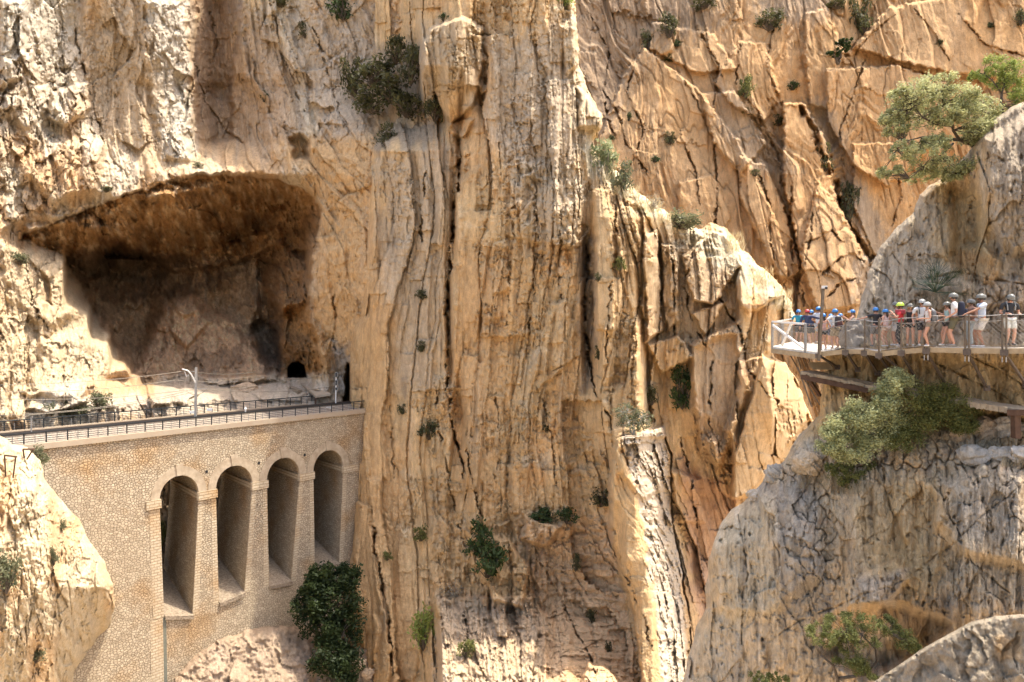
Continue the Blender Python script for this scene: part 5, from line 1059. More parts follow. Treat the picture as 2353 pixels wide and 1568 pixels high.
# ------------------------------------------------------------------ people
def smat(c, rough=.75): return simple('cloth', c, rough, ns=14, c2=tuple(k*.82 for k in c))
_mc = {}
def cloth(c):
    if c not in _mc: _mc[c] = smat(c)
    return _mc[c]
M_SKIN = simple('skin', (.50, .27, .175), .55, ns=9, c2=(.42, .21, .13)); M_SKIN2 = simple('tanned_skin', (.34, .165, .095), .55, ns=9, c2=(.28, .13, .07))
def helmat(n, c): return simple(n, c, .3, ns=4, c2=tuple(k*.85 for k in c))
HM = {'blue': helmat('blue_shell', (.04, .20, .50)), 'red': helmat('red_shell', (.55, .05, .05)), 'grey': helmat('grey_shell', (.17, .165, .14)), 'white': helmat('pale_shell', (.36, .355, .33)), 'lime': helmat('lime_shell', (.50, .68, .08))}
def skin_mesh(name, verts, edges, radii, mat, parent, root=0, sub_=1):
    bm = bmesh.new(); ly = bm.verts.layers.skin.verify(); vs = []
    for v, r_ in zip(verts, radii):
        q = bm.verts.new(v); q[ly].radius = (r_, r_) if not isinstance(r_, tuple) else r_; vs.append(q)
    vs[root][ly].use_root = True
    for a, b in edges: bm.edges.new((vs[a], vs[b]))
    me = bpy.data.meshes.new(name); bm.to_mesh(me); bm.free(); me.materials.append(mat)
    o = bpy.data.objects.new(name, me); scene.collection.objects.link(o); o.parent = parent
    s = o.modifiers.new('skin', 'SKIN'); s.use_smooth_shade = True; s.branch_smoothing = .3
    if sub_: q = o.modifiers.new('sub', 'SUBSURF'); q.levels = sub_; q.render_levels = sub_
    return o
def ik(s, t, l1, l2, pole):
    d = t-s; L = min(d.length, (l1+l2)*.995); d.normalize(); a = (l1*l1-l2*l2+L*L)/(2*L); h = math.sqrt(max(0, l1*l1-a*a))
    p = (pole-d*pole.dot(d)).normalized(); return s+d*a+p*h, s+d*L
def person(label, x, ytop, yfeet, d, yaw, shirt, shorts, helmet, armL, armR, sleeve='short', legs=((0, 0), (0, 0)), long=False, hair=None, fem=False, headyaw=0, headpitch=0, shoes=(.6, .58, .55), skin=None, lean=0, straps=None, wide=1.1):
    base = R7(x, yfeet, d); H = (R7(x, ytop, d)-base).length; skin = skin or M_SKIN
    base = Vector((base.x, base.y, base.z)); root = empty('person', base, label, 'person'); root.rotation_euler = (0, 0, math.radians(yaw)); root.scale = (wide, wide, 1)
    V = lambda a, b, c: Vector((a*H, (b+lean*c)*H, c*H)); sw = .102 if fem else .118; k = H
    v, e, r_ = [], [], []
    def add(p, rad, par=None):
        v.append(p); r_.append(tuple(q*k for q in rad) if isinstance(rad, tuple) else rad*k); i = len(v)-1
        if par is not None: e.append((par, i))
        return i
    pel = add(V(0, 0, .53), (.068, .05)); wai = add(V(0, 0, .62), (.058 if fem else .066, .042), pel); ch = add(V(0, 0, .73), (.075, .05), wai); nb = add(V(0, 0, .82), (.05, .038), ch)
    nk = add(V(0, .005, .855), .03, nb)
    hy, hp = math.radians(headyaw), math.radians(headpitch)
    HR = Matrix.Rotation(hy, 3, 'Z') @ Matrix.Rotation(hp, 3, 'X'); hc = V(0, .01, .87)
    hd = lambda a, b, c: hc+HR @ Vector((a*k, b*k, c*k))
    jw = add(hd(0, .012, .018), (.036, .04), nk); md = add(hd(0, .008, .05), (.043, .052), jw); tp = add(hd(0, 0, .09), (.04, .048), md); add(hd(0, 0, .118), .02, tp)
    ns_ = add(hd(0, .066, .045), .008, md)
    S = {}
    for sgn, tgt, nm in ((-1, armL, 'L'), (1, armR, 'R')):
        sh = V(sgn*sw, 0, .80); t = sh+Vector(tgt)*k
        el, hand = ik(sh, t, .172*k, .15*k, Vector((sgn*.35, -.5, -.8)))
        a = add(sh, .03, nb); b_ = add(el, .0215, a); c = add(hand, .0145, b_); dr = (hand-el).normalized()
        px = dr.cross(Vector((0, 0, 1)) if abs(dr.z) < .9 else Vector((0, 1, 0))).normalized(); pz = px.cross(dr)
        pm = add(hand+dr*.028*k, (.0155, .0155), c)
        for f_, (o_, L_) in enumerate(((-.014, .038), (-.005, .043), (.005, .041), (.013, .033))):
            q0 = hand+dr*.045*k+px*o_*k; q1 = q0+dr*L_*.5*k-pz*.004*k; q2 = q1+dr*L_*.4*k-pz*.014*k
            i0 = add(q0, .0055, pm); i1 = add(q1, .005, i0); add(q2, .004, i1)
        th = add(hand+dr*.02*k-px*.02*k*sgn, .0058, pm); add(hand+dr*.045*k-px*.032*k*sgn-pz*.01*k, .005, th)
        S[nm] = (sh, el, hand)
    G = []
    for sgn, (fx, fy) in ((-1, legs[0]), (1, legs[1])):
        hip = V(sgn*.048, 0, .50); ank = Vector((sgn*.055*k+fx*k, fy*k, .04*k)); L = (ank-hip).length
        kn, ank = ik(hip, ank, .245*k, .235*k, Vector((0, 1, 0)))
        a = add(hip, .05, pel); b_ = add(hip.lerp(kn, .5), .043, a); c = add(kn, .031, b_); q = add(kn.lerp(ank, .4), .032, c); w_ = add(ank, .02, q); t_ = add(ank+Vector((0, .06*k, -.02*k)), .018, w_)
        G.append((hip, kn, ank))
    skin_mesh('body', v, e, r_, skin, root)
    # clothing
    g = .009
    sv = [V(0, 0, .50), V(0, 0, .62), V(0, 0, .73), V(0, 0, .81)]; sr = [(.078*k, .062*k), ((.068 if fem else .078)*k, .056*k), (.085*k, .062*k), (.062*k, .044*k)]; se = [(0, 1), (1, 2), (2, 3)]
    for nm in 'LR':
        sh, el, hand = S[nm]; n0 = len(sv); sv.append(sh+Vector((0, 0, .003*k))); sr.append((.040 if sleeve != 'none' else .026)*k); se.append((3, n0))
        if sleeve == 'short': sv.append(sh.lerp(el, .72)); sr.append(.036*k); se.append((n0, n0+1))
        if sleeve == 'long': sv += [el, hand.lerp(el, .12)]; sr += [.032*k, .024*k]; se += [(n0, n0+1), (n0+1, n0+2)]
    skin_mesh('shirt', sv, se, sr, cloth(shirt), root)
    lv = [V(0, 0, .545)]; lr = [(.076*k, .06*k)]; le = []
    for hip, kn, ank in G:
        n0 = len(lv); lv.append(hip); lr.append(.060*k); le.append((0, n0)); end = kn if not fem else hip.lerp(kn, .45)
        if long: lv += [kn, ank]; lr += [.045*k, .034*k]; le += [(n0, n0+1), (n0+1, n0+2)]
        else: lv.append(hip.lerp(kn, .45 if fem else .85)); lr.append((.054 if fem else .056)*k); le.append((n0, n0+1))
    skin_mesh('trousers' if long else 'shorts', lv, le, lr, cloth(shorts), root)
    for hip, kn, ank in G:
        a = ank+Vector((0, -.022*k, -.018*k)); b_ = ank+Vector((0, .085*k, -.024*k)); skin_mesh('shoe', [a, a.lerp(b_, .5)+Vector((0, 0, .004*k)), b_], [(0, 1), (1, 2)], [(.024*k, .022*k), (.026*k, .024*k), (.022*k, .016*k)], cloth(shoes), root)
    # helmet: shell, brim and chin strap
    def shell(name, cx_, rx, ry, rz, zc, zlow, mat, brim=True, yc=0):
        m = MB(); nu, nv = 16, 6; ring = []
        for j in range(nv+1):
            ph = math.pi/2*j/nv; ring.append([hd(rx*math.cos(ph)*math.cos(6.2832*i/nu), yc+ry*math.cos(ph)*math.sin(6.2832*i/nu), zc+rz*math.sin(ph)) for i in range(nu)])
        low = [hd(rx*.97*math.cos(6.2832*i/nu), yc+ry*.97*math.sin(6.2832*i/nu), zc-zlow) for i in range(nu)]
        rows_ = [low]+ring
        for j in range(len(rows_)-1):
            for i in range(nu): m.quad(rows_[j][i], rows_[j][(i+1) % nu], rows_[j+1][(i+1) % nu], rows_[j+1][i])
        if brim:
            o0 = []; 
            for i in range(9):
                a = math.radians(25+130*i/8); o0.append((hd(rx*math.cos(a), yc+ry*math.sin(a), zc-zlow*.2), hd(rx*1.12*math.cos(a), yc+(ry+.026)*math.sin(a), zc-zlow*.9)))
            for i in range(8): m.quad(o0[i][0], o0[i+1][0], o0[i+1][1], o0[i][1]); m.quad(o0[i][1], o0[i+1][1], o0[i+1][0]-Vector((0, 0, .006*k)), o0[i][0]-Vector((0, 0, .006*k)))
        me_off = parent_world(root)
        me = bpy.data.meshes.new(name); me.from_pydata([tuple(p) for p in m.v], [], m.f); bmm = bmesh.new(); bmm.from_mesh(me); bmesh.ops.remove_doubles(bmm, verts=bmm.verts, dist=.0005); bmm.to_mesh(me); bmm.free()
        me.materials.append(mat); me.polygons.foreach_set('use_smooth', [True]*len(me.polygons)); o = bpy.data.objects.new(name, me); scene.collection.objects.link(o); o.parent = root; return o
    if hair: shell('hair', 0, .051, .058, .04, .07, .05, cloth(hair), False, -.004)
    if hair and fem:
        a, b_, c = hd(0, -.05, .03), hd(0, -.062, -.03), hd(0, -.06, -.10); skin_mesh('hair', [a, b_, c], [(0, 1), (1, 2)], [(.035*k, .02*k), (.04*k, .018*k), (.025*k, .012*k)], cloth(hair), root)
    if helmet: shell('helmet', 0, .062, .076, .068, .072, .022, HM[helmet])
    st = MB()
    for sgn in (-1, 1): st.bar(hd(sgn*.05, .005, .06), hd(sgn*.02, .03, -.012), .008*k)
    def loc(mb, name, mat, par=root):
        me = bpy.data.meshes.new(name); me.from_pydata([tuple(p) for p in mb.v], [], mb.f); me.materials.append(mat); o = bpy.data.objects.new(name, me); scene.collection.objects.link(o); o.parent = par; return o
    loc(st, 'chin_strap', M_BLACK)
    ey = MB()
    for sgn in (-1, 1): ey.box(hd(sgn*.018, .056, .052), .014*k, .008*k, .008*k, hy)
    loc(ey, 'eyes', M_BLACK); mo = MB(); mo.box(hd(0, .05, .018), .022*k, .008*k, .005*k, hy); loc(mo, 'mouth', cloth((.35, .10, .08)))
    if straps:
        for sgn in (-1, 1):
            m = MB(); m.tube([V(sgn*.06, .062, .68), V(sgn*.066, .066, .76), V(sgn*.065, .03, .85), V(sgn*.06, -.05, .82)], .010*k); loc(m, 'strap', cloth(straps))
    return root, H
def backpack(root, H, c, label, c2=(.08, .08, .09), s=1.0):
    p = parent_world(root); bk_ = empty('backpack', p+Matrix.Rotation(root.rotation_euler.z, 3, 'Z') @ Vector((0, -.115*H, .69*H)), label, 'backpack'); bk_.rotation_euler = root.rotation_euler
    def part(name, c_, sx, sy, sz, mat, sub=2):
        me = bpy.data.meshes.new(name); bm = bmesh.new(); bmesh.ops.create_cube(bm, size=1)
        for v_ in bm.verts:
            t = .82 if v_.co.z > 0 else 1; v_.co = Vector((v_.co.x*sx*t+c_[0], v_.co.y*sy*t+c_[1], v_.co.z*sz+c_[2]))
        bm.to_mesh(me); bm.free(); me.materials.append(mat); o = bpy.data.objects.new(name, me); scene.collection.objects.link(o); o.parent = bk_
        m = o.modifiers.new('b', 'BEVEL'); m.width = min(sx, sy, sz)*.35; m.segments = 3; me.polygons.foreach_set('use_smooth', [True]*6); return o
    s *= H/1.75
    part('bag', (0, 0, 0), .32*s, .19*s, .46*s, cloth(c)); part('pocket', (0, -.11*s, -.09*s), .25*s, .08*s, .22*s, cloth(c2))
    return bk_
BLK = (.02, .02, .022); TEAL = (.03, .28, .40); NAVY = (.025, .035, .09); WHT = (.66, .66, .64); KHA = (.30, .24, .16)
dn = (0.03, .03, -.30)
def D_(x, z, y=.02): return (x, y, z)
person('visitor in teal T-shirt and black shorts facing the camera, leftmost on the platform', 415, 407, 692, 37.0, 175, TEAL, BLK, 'blue', (-.03, .03, -.30), (.05, .10, -.22), legs=((0, 0), (.01, .02)), hair=(.05, .03, .02))
person('person in red helmet and navy jacket stretching an arm to the right on the platform', 492, 405, 705, 35.2, -10, NAVY, BLK, 'red', (-.05, .05, -.29), (.30, .05, -.03), sleeve='long', legs=((-.01, 0), (.02, .03)), hair=(.03, .02, .015))
person('blue-helmeted person half hidden behind the red helmet and navy jacket', 527, 410, 700, 36.8, 150, (.03, .05, .12), BLK, 'blue', (-.05, .05, -.28), (.05, .05, -.28), hair=(.03, .02, .015))
person('tallest platform visitor, in white top and blue helmet, just left of the camera pole', 587, 382, 692, 35.6, -60, (.60, .62, .64), (.42, .46, .48), 'blue', (-.06, .14, -.2), (.05, .2, -.15), legs=((-.02, 0), (.02, .03)), hair=(.04, .025, .02))
person('person in pink strappy top and black shorts, back turned, right of the camera pole', 632, 440, 752, 31.2, 5, (.60, .36, .32), BLK, 'blue', (-.04, .12, -.2), (.06, .10, -.22), sleeve='none', legs=((0, 0), (.015, .01)), fem=True, hair=(.03, .02, .015), shoes=(.45, .43, .4))
person('blue helmet peeping out left of the white T-shirt with dark backpack', 694, 444, 715, 33.6, 160, (.40, .42, .44), (.1, .1, .12), 'blue', dn, dn, hair=(.05, .03, .02))
r1, h1_ = person('man in white T-shirt and khaki shorts seen from behind on the platform, blue helmet', 733, 401, 742, 30.9, 12, WHT, KHA, 'blue', (-.24, .10, -.17), (.06, .1, -.25), legs=((-.01, 0), (.02, .02)), hair=(.12, .11, .1), shoes=(.3, .25, .2))
backpack(r1, h1_, (.045, .035, .035), 'dark brown backpack worn over the white T-shirt and khaki shorts', (.10, .04, .035))
person('person in black clothes with blue helmet just right of the dark brown backpack', 777, 440, 735, 31.8, -30, BLK, BLK, 'blue', (-.1, .1, -.26), (.25, .14, -.16), hair=(.04, .025, .02))
person('person in pale pink top lifting a phone to take a picture, behind the rounded rock', 884, 408, 700, 31.3, 70, (.66, .50, .48), (.05, .05, .06), 'blue', (-.02, .20, -.02), (.02, .22, -.01), fem=True, sleeve='none', hair=(.2, .12, .06))
person('man in black T-shirt and grey shorts with blue helmet, left hand out on the cable', 1082, 387, 722, 29.3, 10, BLK, (.16, .155, .15), 'blue', (-.30, .06, -.10), (.07, .06, -.27), legs=((-.02, .02), (.02, -.02)), hair=(.04, .025, .02), shoes=(.1, .1, .1))
person('person in pale pink vest and beige shorts with blue helmet beside the thick post', 1166, 402, 722, 29.0, 25, (.62, .46, .42), (.50, .38, .32), 'blue', (-.12, .03, -.26), (.06, .06, -.27), sleeve='none', legs=((0, 0), (.03, .02)), fem=True, hair=(.06, .035, .02))
person('person in khaki shirt and white shorts leaning, one arm far out left', 1258, 340, 715, 29.2, 75, (.34, .30, .20), (.60, .55, .48), 'grey', (-.02, .31, -.16), (0.02, .28, -.2), legs=((0, .05), (0, -.04)), hair=(.1, .06, .04))
r2_, h2_ = person('guide in red shirt, black trousers and lime green helmet, hand at mouth', 1296, 345, 725, 28.0, 60, (.55, .03, .04), BLK, 'lime', (-.02, .15, -.03), (.03, .16, -.12), long=True, hair=(.03, .02, .015), headyaw=12, shoes=(.5, .45, .4))
person('person in black vest and shorts with long fair hair, right of the red-shirted guide', 1376, 356, 716, 27.9, 155, BLK, BLK, 'grey', (-.05, .08, -.28), (.04, .08, -.28), sleeve='none', fem=True, hair=(.40, .27, .13), headyaw=30, shoes=(.55, .53, .5))
person('man in white T-shirt with dark lanyard and black shorts, arm out along the cable', 1478, 318, 716, 27.6, 165, WHT, BLK, 'white', (-.30, -.05, -.14), (.05, .05, -.29), legs=((-.01, 0), (.01, .03)), straps=BLK, headyaw=-40, hair=(.05, .03, .02))
r3, h3 = person('person in white vest and brown shorts in profile, pale helmet, beside the twin post', 1528, 342, 722, 27.0, 80, (.60, .56, .52), (.20, .17, .14), 'white', (.0, .15, -.17), (.02, .15, -.18), sleeve='none', fem=True, legs=((0, .01), (0, -.02)), hair=(.2, .13, .08))
backpack(r3, h3, (.17, .17, .17), 'grey backpack worn by the person in white vest beside the twin post', (.30, .30, .30), .95)
person('person in teal vest and black shorts leaning back with feet stretched forward', 1697, 340, 714, 26.8, 88, (.34, .46, .42), BLK, 'grey', (-.02, .16, -.12), (.03, .10, -.22), sleeve='none', fem=True, legs=((0, .13), (0, .05)), lean=-.0, hair=(.08, .05, .03), shoes=(.5, .5, .48))
r4, h4 = person('tall man in white T-shirt and olive shorts looking left, one arm on the cable', 1755, 264, 720, 26.5, 62, WHT, (.10, .09, .05), 'grey', (-.05, .10, -.25), (.26, .16, -.20), legs=((0, 0), (.01, .05)), hair=(.02, .015, .012), headyaw=25, shoes=(.25, .24, .22))
backpack(r4, h4, (.012, .014, .03), 'large navy black backpack on the tall man in white T-shirt', (.02, .022, .04), 1.15)
person('woman in brown top and pale jeans behind the outstretched arm of the light blue T-shirt', 1905, 316, 727, 26.9, 100, (.22, .12, .08), (.46, .50, .48), 'grey', (-.02, .18, -.16), (.02, .18, -.17), sleeve='none', fem=True, long=True, headyaw=-10, hair=(.1, .06, .03), legs=((0, .05), (0, -.03)))
person('heavyset man in light blue T-shirt and beige shorts with arm reaching to the cable', 1992, 272, 730, 26.2, 80, (.52, .57, .64), (.60, .55, .48), 'grey', (-.02, .28, -.17), (.08, -.04, -.26), legs=((0, 0), (0, .05)), hair=(.04, .03, .02), skin=M_SKIN2, shoes=(.72, .70, .68), wide=1.18)
person('man in black T-shirt and cream shorts looking down at the phone in his hands', 2230, 272, 712, 25.9, 172, BLK, (.62, .61, .52), 'grey', (.02, .13, -.18), (-.02, .13, -.18), straps=(.3, .3, .28), headpitch=-28, hair=(.03, .02, .015), shoes=(.06, .06, .06))
m = MB(); m.box(R7(2185, 425, 25.5), .08, .015, .15, .1, .3); ph = m.build('case', M_BLACK); tag(ph, 'black phone held by the man in black T-shirt and cream shorts', 'phone'); ph.name = 'phone'
m = MB(); m.box(R7(853, 424, 31.0), .16, .015, .08, .3); ph = m.build('phone', M_WHITE); tag(ph, 'pale phone held up by the person in pink top behind the rounded rock', 'phone')
m = MB(); c = R7(1290, 415, 27.9)
for k in range(3): m.tube([c+Vector((.14*math.cos(a*.5236), .12*math.sin(a*.5236), -.045*k)) for a in range(13)], .045, n=6)
tag(m.build('scarf', cloth((.28, .03, .04)), None, True), 'dark red scarf wound round the neck of the lime-helmeted guide', 'scarf')
# the rounded rock standing at the edge of the walkway
def boulder(name, label, c, sx, sy, sz, mat, seed, rz=0, group=None, col=(.42, .35, .26)):
    bm = bmesh.new(); bmesh.ops.create_icosphere(bm, subdivisions=4, radius=1); P = np.array([v.co[:] for v in bm.verts], np.float32)
    n = fbm(P[:, 0]*1.2+seed*3.3, P[:, 1]*1.2+P[:, 2]*1.7, seed, 4)*.5; n2 = ridged(P[:, 0]*2+P[:, 2]+seed, P[:, 1]*2-P[:, 2]*1.4, seed+4, 3)*.07
    f_ = facets(P[:, 0]*1.3+seed*1.7+P[:, 1]*.6, P[:, 2]*1.3+P[:, 1]*.9, seed+8, 1)[0]*.16
    P = P*(1+n+n2+f_)[:, None]*np.array([sx, sy, sz], np.float32); nn_ = fbm(P[:, 0]*3/sx, P[:, 2]*3/sz, seed+1, 4)
    for v, p in zip(bm.verts, P): v.co = p
    me = bpy.data.meshes.new(name); bm.to_mesh(me); bm.free(); cc = np.ones((len(P), 4), np.float32); cc[:, :3] = np.array(col)[None]*(1+.35*nn_)[:, None]
    at = me.color_attributes.new('rock_colour', 'FLOAT_COLOR', 'POINT'); at.data.foreach_set('color', cc.ravel()); me.materials.append(mat)
    o = bpy.data.objects.new(name, me); scene.collection.objects.link(o); o.location = c; o.rotation_euler = (0, 0, rz); return tag(o, label, 'boulder', group)
boulder('boulder', 'rounded grey rock standing between the platform visitors and the man in black T-shirt', R7(888, 650, 31.3), .55, .5, .72, M_NEAR, 5, .3, col=(.34, .30, .25))
# ------------------------------------------------------------------ plants
def mat_leaf(name):
    m, nt, b = newmat(name); L = nt.links.new; at = N(nt, 'ShaderNodeVertexColor', layer_name='leaf_colour')
    L(at.outputs['Color'], b.inputs['Base Color']); b.inputs['Roughness'].default_value = .6; b.inputs['Specular IOR Level'].default_value = .3
    tr = N(nt, 'ShaderNodeBsdfTranslucent'); L(at.outputs['Color'], tr.inputs['Color']); mx = N(nt, 'ShaderNodeMixShader'); mx.inputs[0].default_value = .4
    out = nt.nodes['Material Output']; L(b.outputs[0], mx.inputs[1]); L(tr.outputs[0], mx.inputs[2]); L(mx.outputs[0], out.inputs['Surface']); return m
M_LEAF = mat_leaf('leaves'); M_BARK = simple('bark', (.13, .10, .07), .95, ns=9, bump=.02, c2=(.06, .045, .03)); M_DRY = simple('dry_twigs', (.36, .31, .24), .95, ns=9, c2=(.22, .18, .13))
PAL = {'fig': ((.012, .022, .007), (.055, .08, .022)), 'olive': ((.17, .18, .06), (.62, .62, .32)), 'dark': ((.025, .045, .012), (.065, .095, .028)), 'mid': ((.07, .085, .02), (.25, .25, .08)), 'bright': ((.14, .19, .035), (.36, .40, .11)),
       'dusty': ((.09, .10, .05), (.20, .20, .11)), 'dull': ((.05, .055, .022), (.12, .115, .045)), 'dry': ((.26, .22, .15), (.40, .34, .23)), 'grass': ((.48, .38, .20), (.66, .56, .34)), 'feather': ((.20, .23, .11), (.38, .40, .22))}
def leaves(name, centers, spreads, n, size, pal, parent, seed, up=.35, lens=1.5, off=None):
    rg_ = np.random.RandomState(seed); C_ = np.asarray(centers, np.float32); S_ = np.asarray(spreads, np.float32)
    k = rg_.randint(0, len(C_), n); g = rg_.normal(size=(n, 3)).astype(np.float32); g *= (np.minimum(np.linalg.norm(g, axis=1), 2.0)/np.maximum(np.linalg.norm(g, axis=1), 1e-5))[:, None]
    P = C_[k]+g*S_[k]*.55
    nr = rg_.normal(size=(n, 3)); nr[:, 2] = np.abs(nr[:, 2])+up; nr /= np.linalg.norm(nr, axis=1)[:, None]
    t = rg_.normal(size=(n, 3)); t -= nr*(t*nr).sum(1)[:, None]; t /= np.linalg.norm(t, axis=1)[:, None]; bt = np.cross(nr, t)
    s = size*rg_.uniform(.6, 1.3, n)[:, None]
    q = np.stack([P-t*s*.5*lens, P+bt*s*.32+nr*s*.06, P+t*s*.5*lens, P-bt*s*.32+nr*s*.06], 1).reshape(-1, 3)
    off = parent_world(parent) if off is None else off
    q = q-np.array(off)[None]
    me = bpy.data.meshes.new(name); me.vertices.add(n*4); me.vertices.foreach_set('co', q.astype(np.float32).ravel()); me.loops.add(n*4); me.polygons.add(n)
    me.loops.foreach_set('vertex_index', np.arange(n*4, dtype=np.int32)); me.polygons.foreach_set('loop_start', np.arange(0, n*4, 4, dtype=np.int32)); me.update(calc_edges=True)
    a, b = np.array(PAL[pal][0]), np.array(PAL[pal][1]); cl = rg_.uniform(0, 1, len(C_))[k]*.55+rg_.uniform(0, 1, n)*.45
    c = a[None]*(1-cl[:, None])+b[None]*cl[:, None]; cc = np.ones((n, 4, 4), np.float32); cc[:, :, :3] = c[:, None, :]
    at = me.color_attributes.new('leaf_colour', 'FLOAT_COLOR', 'POINT'); at.data.foreach_set('color', cc.ravel()); me.materials.append(M_LEAF)
    o = bpy.data.objects.new(name, me); scene.collection.objects.link(o); o.parent = parent; return o
def limb(mb, a, b, r0, r1, rs, wob=.12, n=5):
    a, b = Vector(a), Vector(b); L = (b-a).length; P = [a.lerp(b, i/n)+(Vector((rs.uniform(-1, 1), rs.uniform(-1, 1), rs.uniform(-1, 1)))*L*wob*math.sin(math.pi*i/n)) for i in range(n+1)]
    mb.tube(P, r0, r1, n=5); return P
def plant(name, label, cat, base, blobs, nleaf, size, pal, seed, trunk_r=.1, limbs=None, group=None, clumps=14, cs=.32, bark=None, twig=.5):
    """blobs: (centre, (rx, ry, rz)); limbs: traced trunk paths, else one limb to every blob"""
    rs = random.Random(seed); base = Vector(base); root = empty(name, base, label, cat, group); cen, spr = [], []
    mb = MB(); nodes_ = []
    if limbs:
        for path, r0, r1 in limbs: mb.tube(path, r0, r1, n=6); nodes_ += [Vector(p) for p in path[1:]]
    else:
        for c, _ in blobs: P = limb(mb, base, c, trunk_r, trunk_r*.35, rs); nodes_ += P[2:]
    for c, R_ in blobs:
        for _ in range(clumps):
            while 1:
                q = Vector((rs.uniform(-1, 1), rs.uniform(-1, 1), rs.uniform(-1, 1)))
                if .15 < q.length < 1: break
            q = q*(q.length**-.35); p = Vector(c)+Vector((q.x*R_[0], q.y*R_[1], q.z*R_[2]))*.88; m_ = min(R_); cen.append(tuple(p)); spr.append([m_*cs*rs.uniform(.7, 1.4)]*3)
            if rs.random() < twig:
                nn_ = min(nodes_, key=lambda n_: (n_-p).length); limb(mb, nn_, p, trunk_r*.28, trunk_r*.08, rs, .1, 3)
    mb.build('trunk' if cat == 'tree' else 'stem', bark or M_BARK, root, True)
    leaves('crown' if cat == 'tree' else 'foliage', cen, spr, nleaf, size, pal, root, seed)
    return root
# small shrubs that grow out of the rock: a few built, the rest copied
protos = {}
def proto(pal):
    if pal in protos: return protos[pal]
    out = []
    for v in range(3):
        rs = random.Random(hash(pal) % 1000+v if False else sum(map(ord, pal))+v*7); root = empty('shrub', (0, 0, 0)); mb = MB(); cen, spr = [], []
        for i in range(26):
            a = rs.uniform(0, 6.28); z = rs.uniform(-.25, .95); rr_ = rs.uniform(.15, .95)*math.sqrt(max(.05, 1-abs(z-.2)**2)); p = (rr_*math.cos(a)*.8, rr_*math.sin(a)*.8, z*.8+.1); cen.append(p); spr.append([rs.uniform(.16, .34)]*3)
            limb(mb, (0, 0, -.35), p, .03, .01, rs, .12, 3)
        mb.build('stem', M_DRY if pal in ('dry', 'feather') else M_BARK, root, True); leaves('foliage', cen, spr, 260 if pal == 'dry' else 620, .15 if pal != 'dry' else .10, pal, root, 40+v)
        out.append(root); root['_fresh'] = 1
    protos[pal] = out; return out
cnt = [0]
def shrub(rock, x, y, w_, h_, pal, label, d=None, name='shrub', group='shrubs growing out of the cliff faces', fwd=.3):
    cnt[0] += 1; rs = random.Random(cnt[0]); src = proto(pal)[cnt[0] % 3]
    if src.get('_fresh'): o = src; del o['_fresh']
    else:
        o = src.copy(); scene.collection.objects.link(o)
        for c in src.children: k = c.copy(); scene.collection.objects.link(k); k.parent = o
    d = d or rock.depth(x, y+h_*.2); wx, hz = w_/F*d/2, h_/F*d/2
    o.location = W(x, y+h_*.1, d-wx*fwd); o.scale = (wx*1.35, wx*1.1, hz*1.45); o.rotation_euler = (rs.uniform(-.2, .2), rs.uniform(-.2, .2), rs.uniform(0, 6.28))
    o.name = name; tag(o, label, 'shrub', group); return o
P_, C_, FC, L_, NR = PILLAR, CAVE, FARCLIFF, LEFTROCK, NEAR
G1 = 'shrubs filling the gully beside the pillar'
for x, y, w_, h_, pal, lb, dd in [
  (912, 125, 64, 66, 'dull', 'highest shrub of the dark gully thicket left of the hanging block', 120), (862, 175, 84, 74, 'dull', 'wide dull shrub in the upper left of the gully thicket', 122), (812, 190, 62, 90, 'dull', 'shrub at the far left side of the gully thicket', 124),
  (945, 165, 66, 90, 'dull', 'tall dark shrub against the hanging block in the gully', 117), (900, 215, 96, 66, 'dull', 'broad shrub in the middle of the gully thicket', 119), (850, 240, 84, 60, 'dull', 'low shrub at the lower left of the gully thicket', 120),
  (935, 250, 80, 60, 'dull', 'low shrub at the lower middle of the gully thicket', 117), (1000, 255, 60, 74, 'dull', 'shrub at the foot of the hanging block, right end of the thicket', 113), (892, 318, 54, 54, 'dull', 'lone shrub on the scree below the gully thicket', 114)]:
    shrub(P_, x, y, w_, h_, pal, lb, d=min(dd, P_.depth(x, y)+1), group=G1)
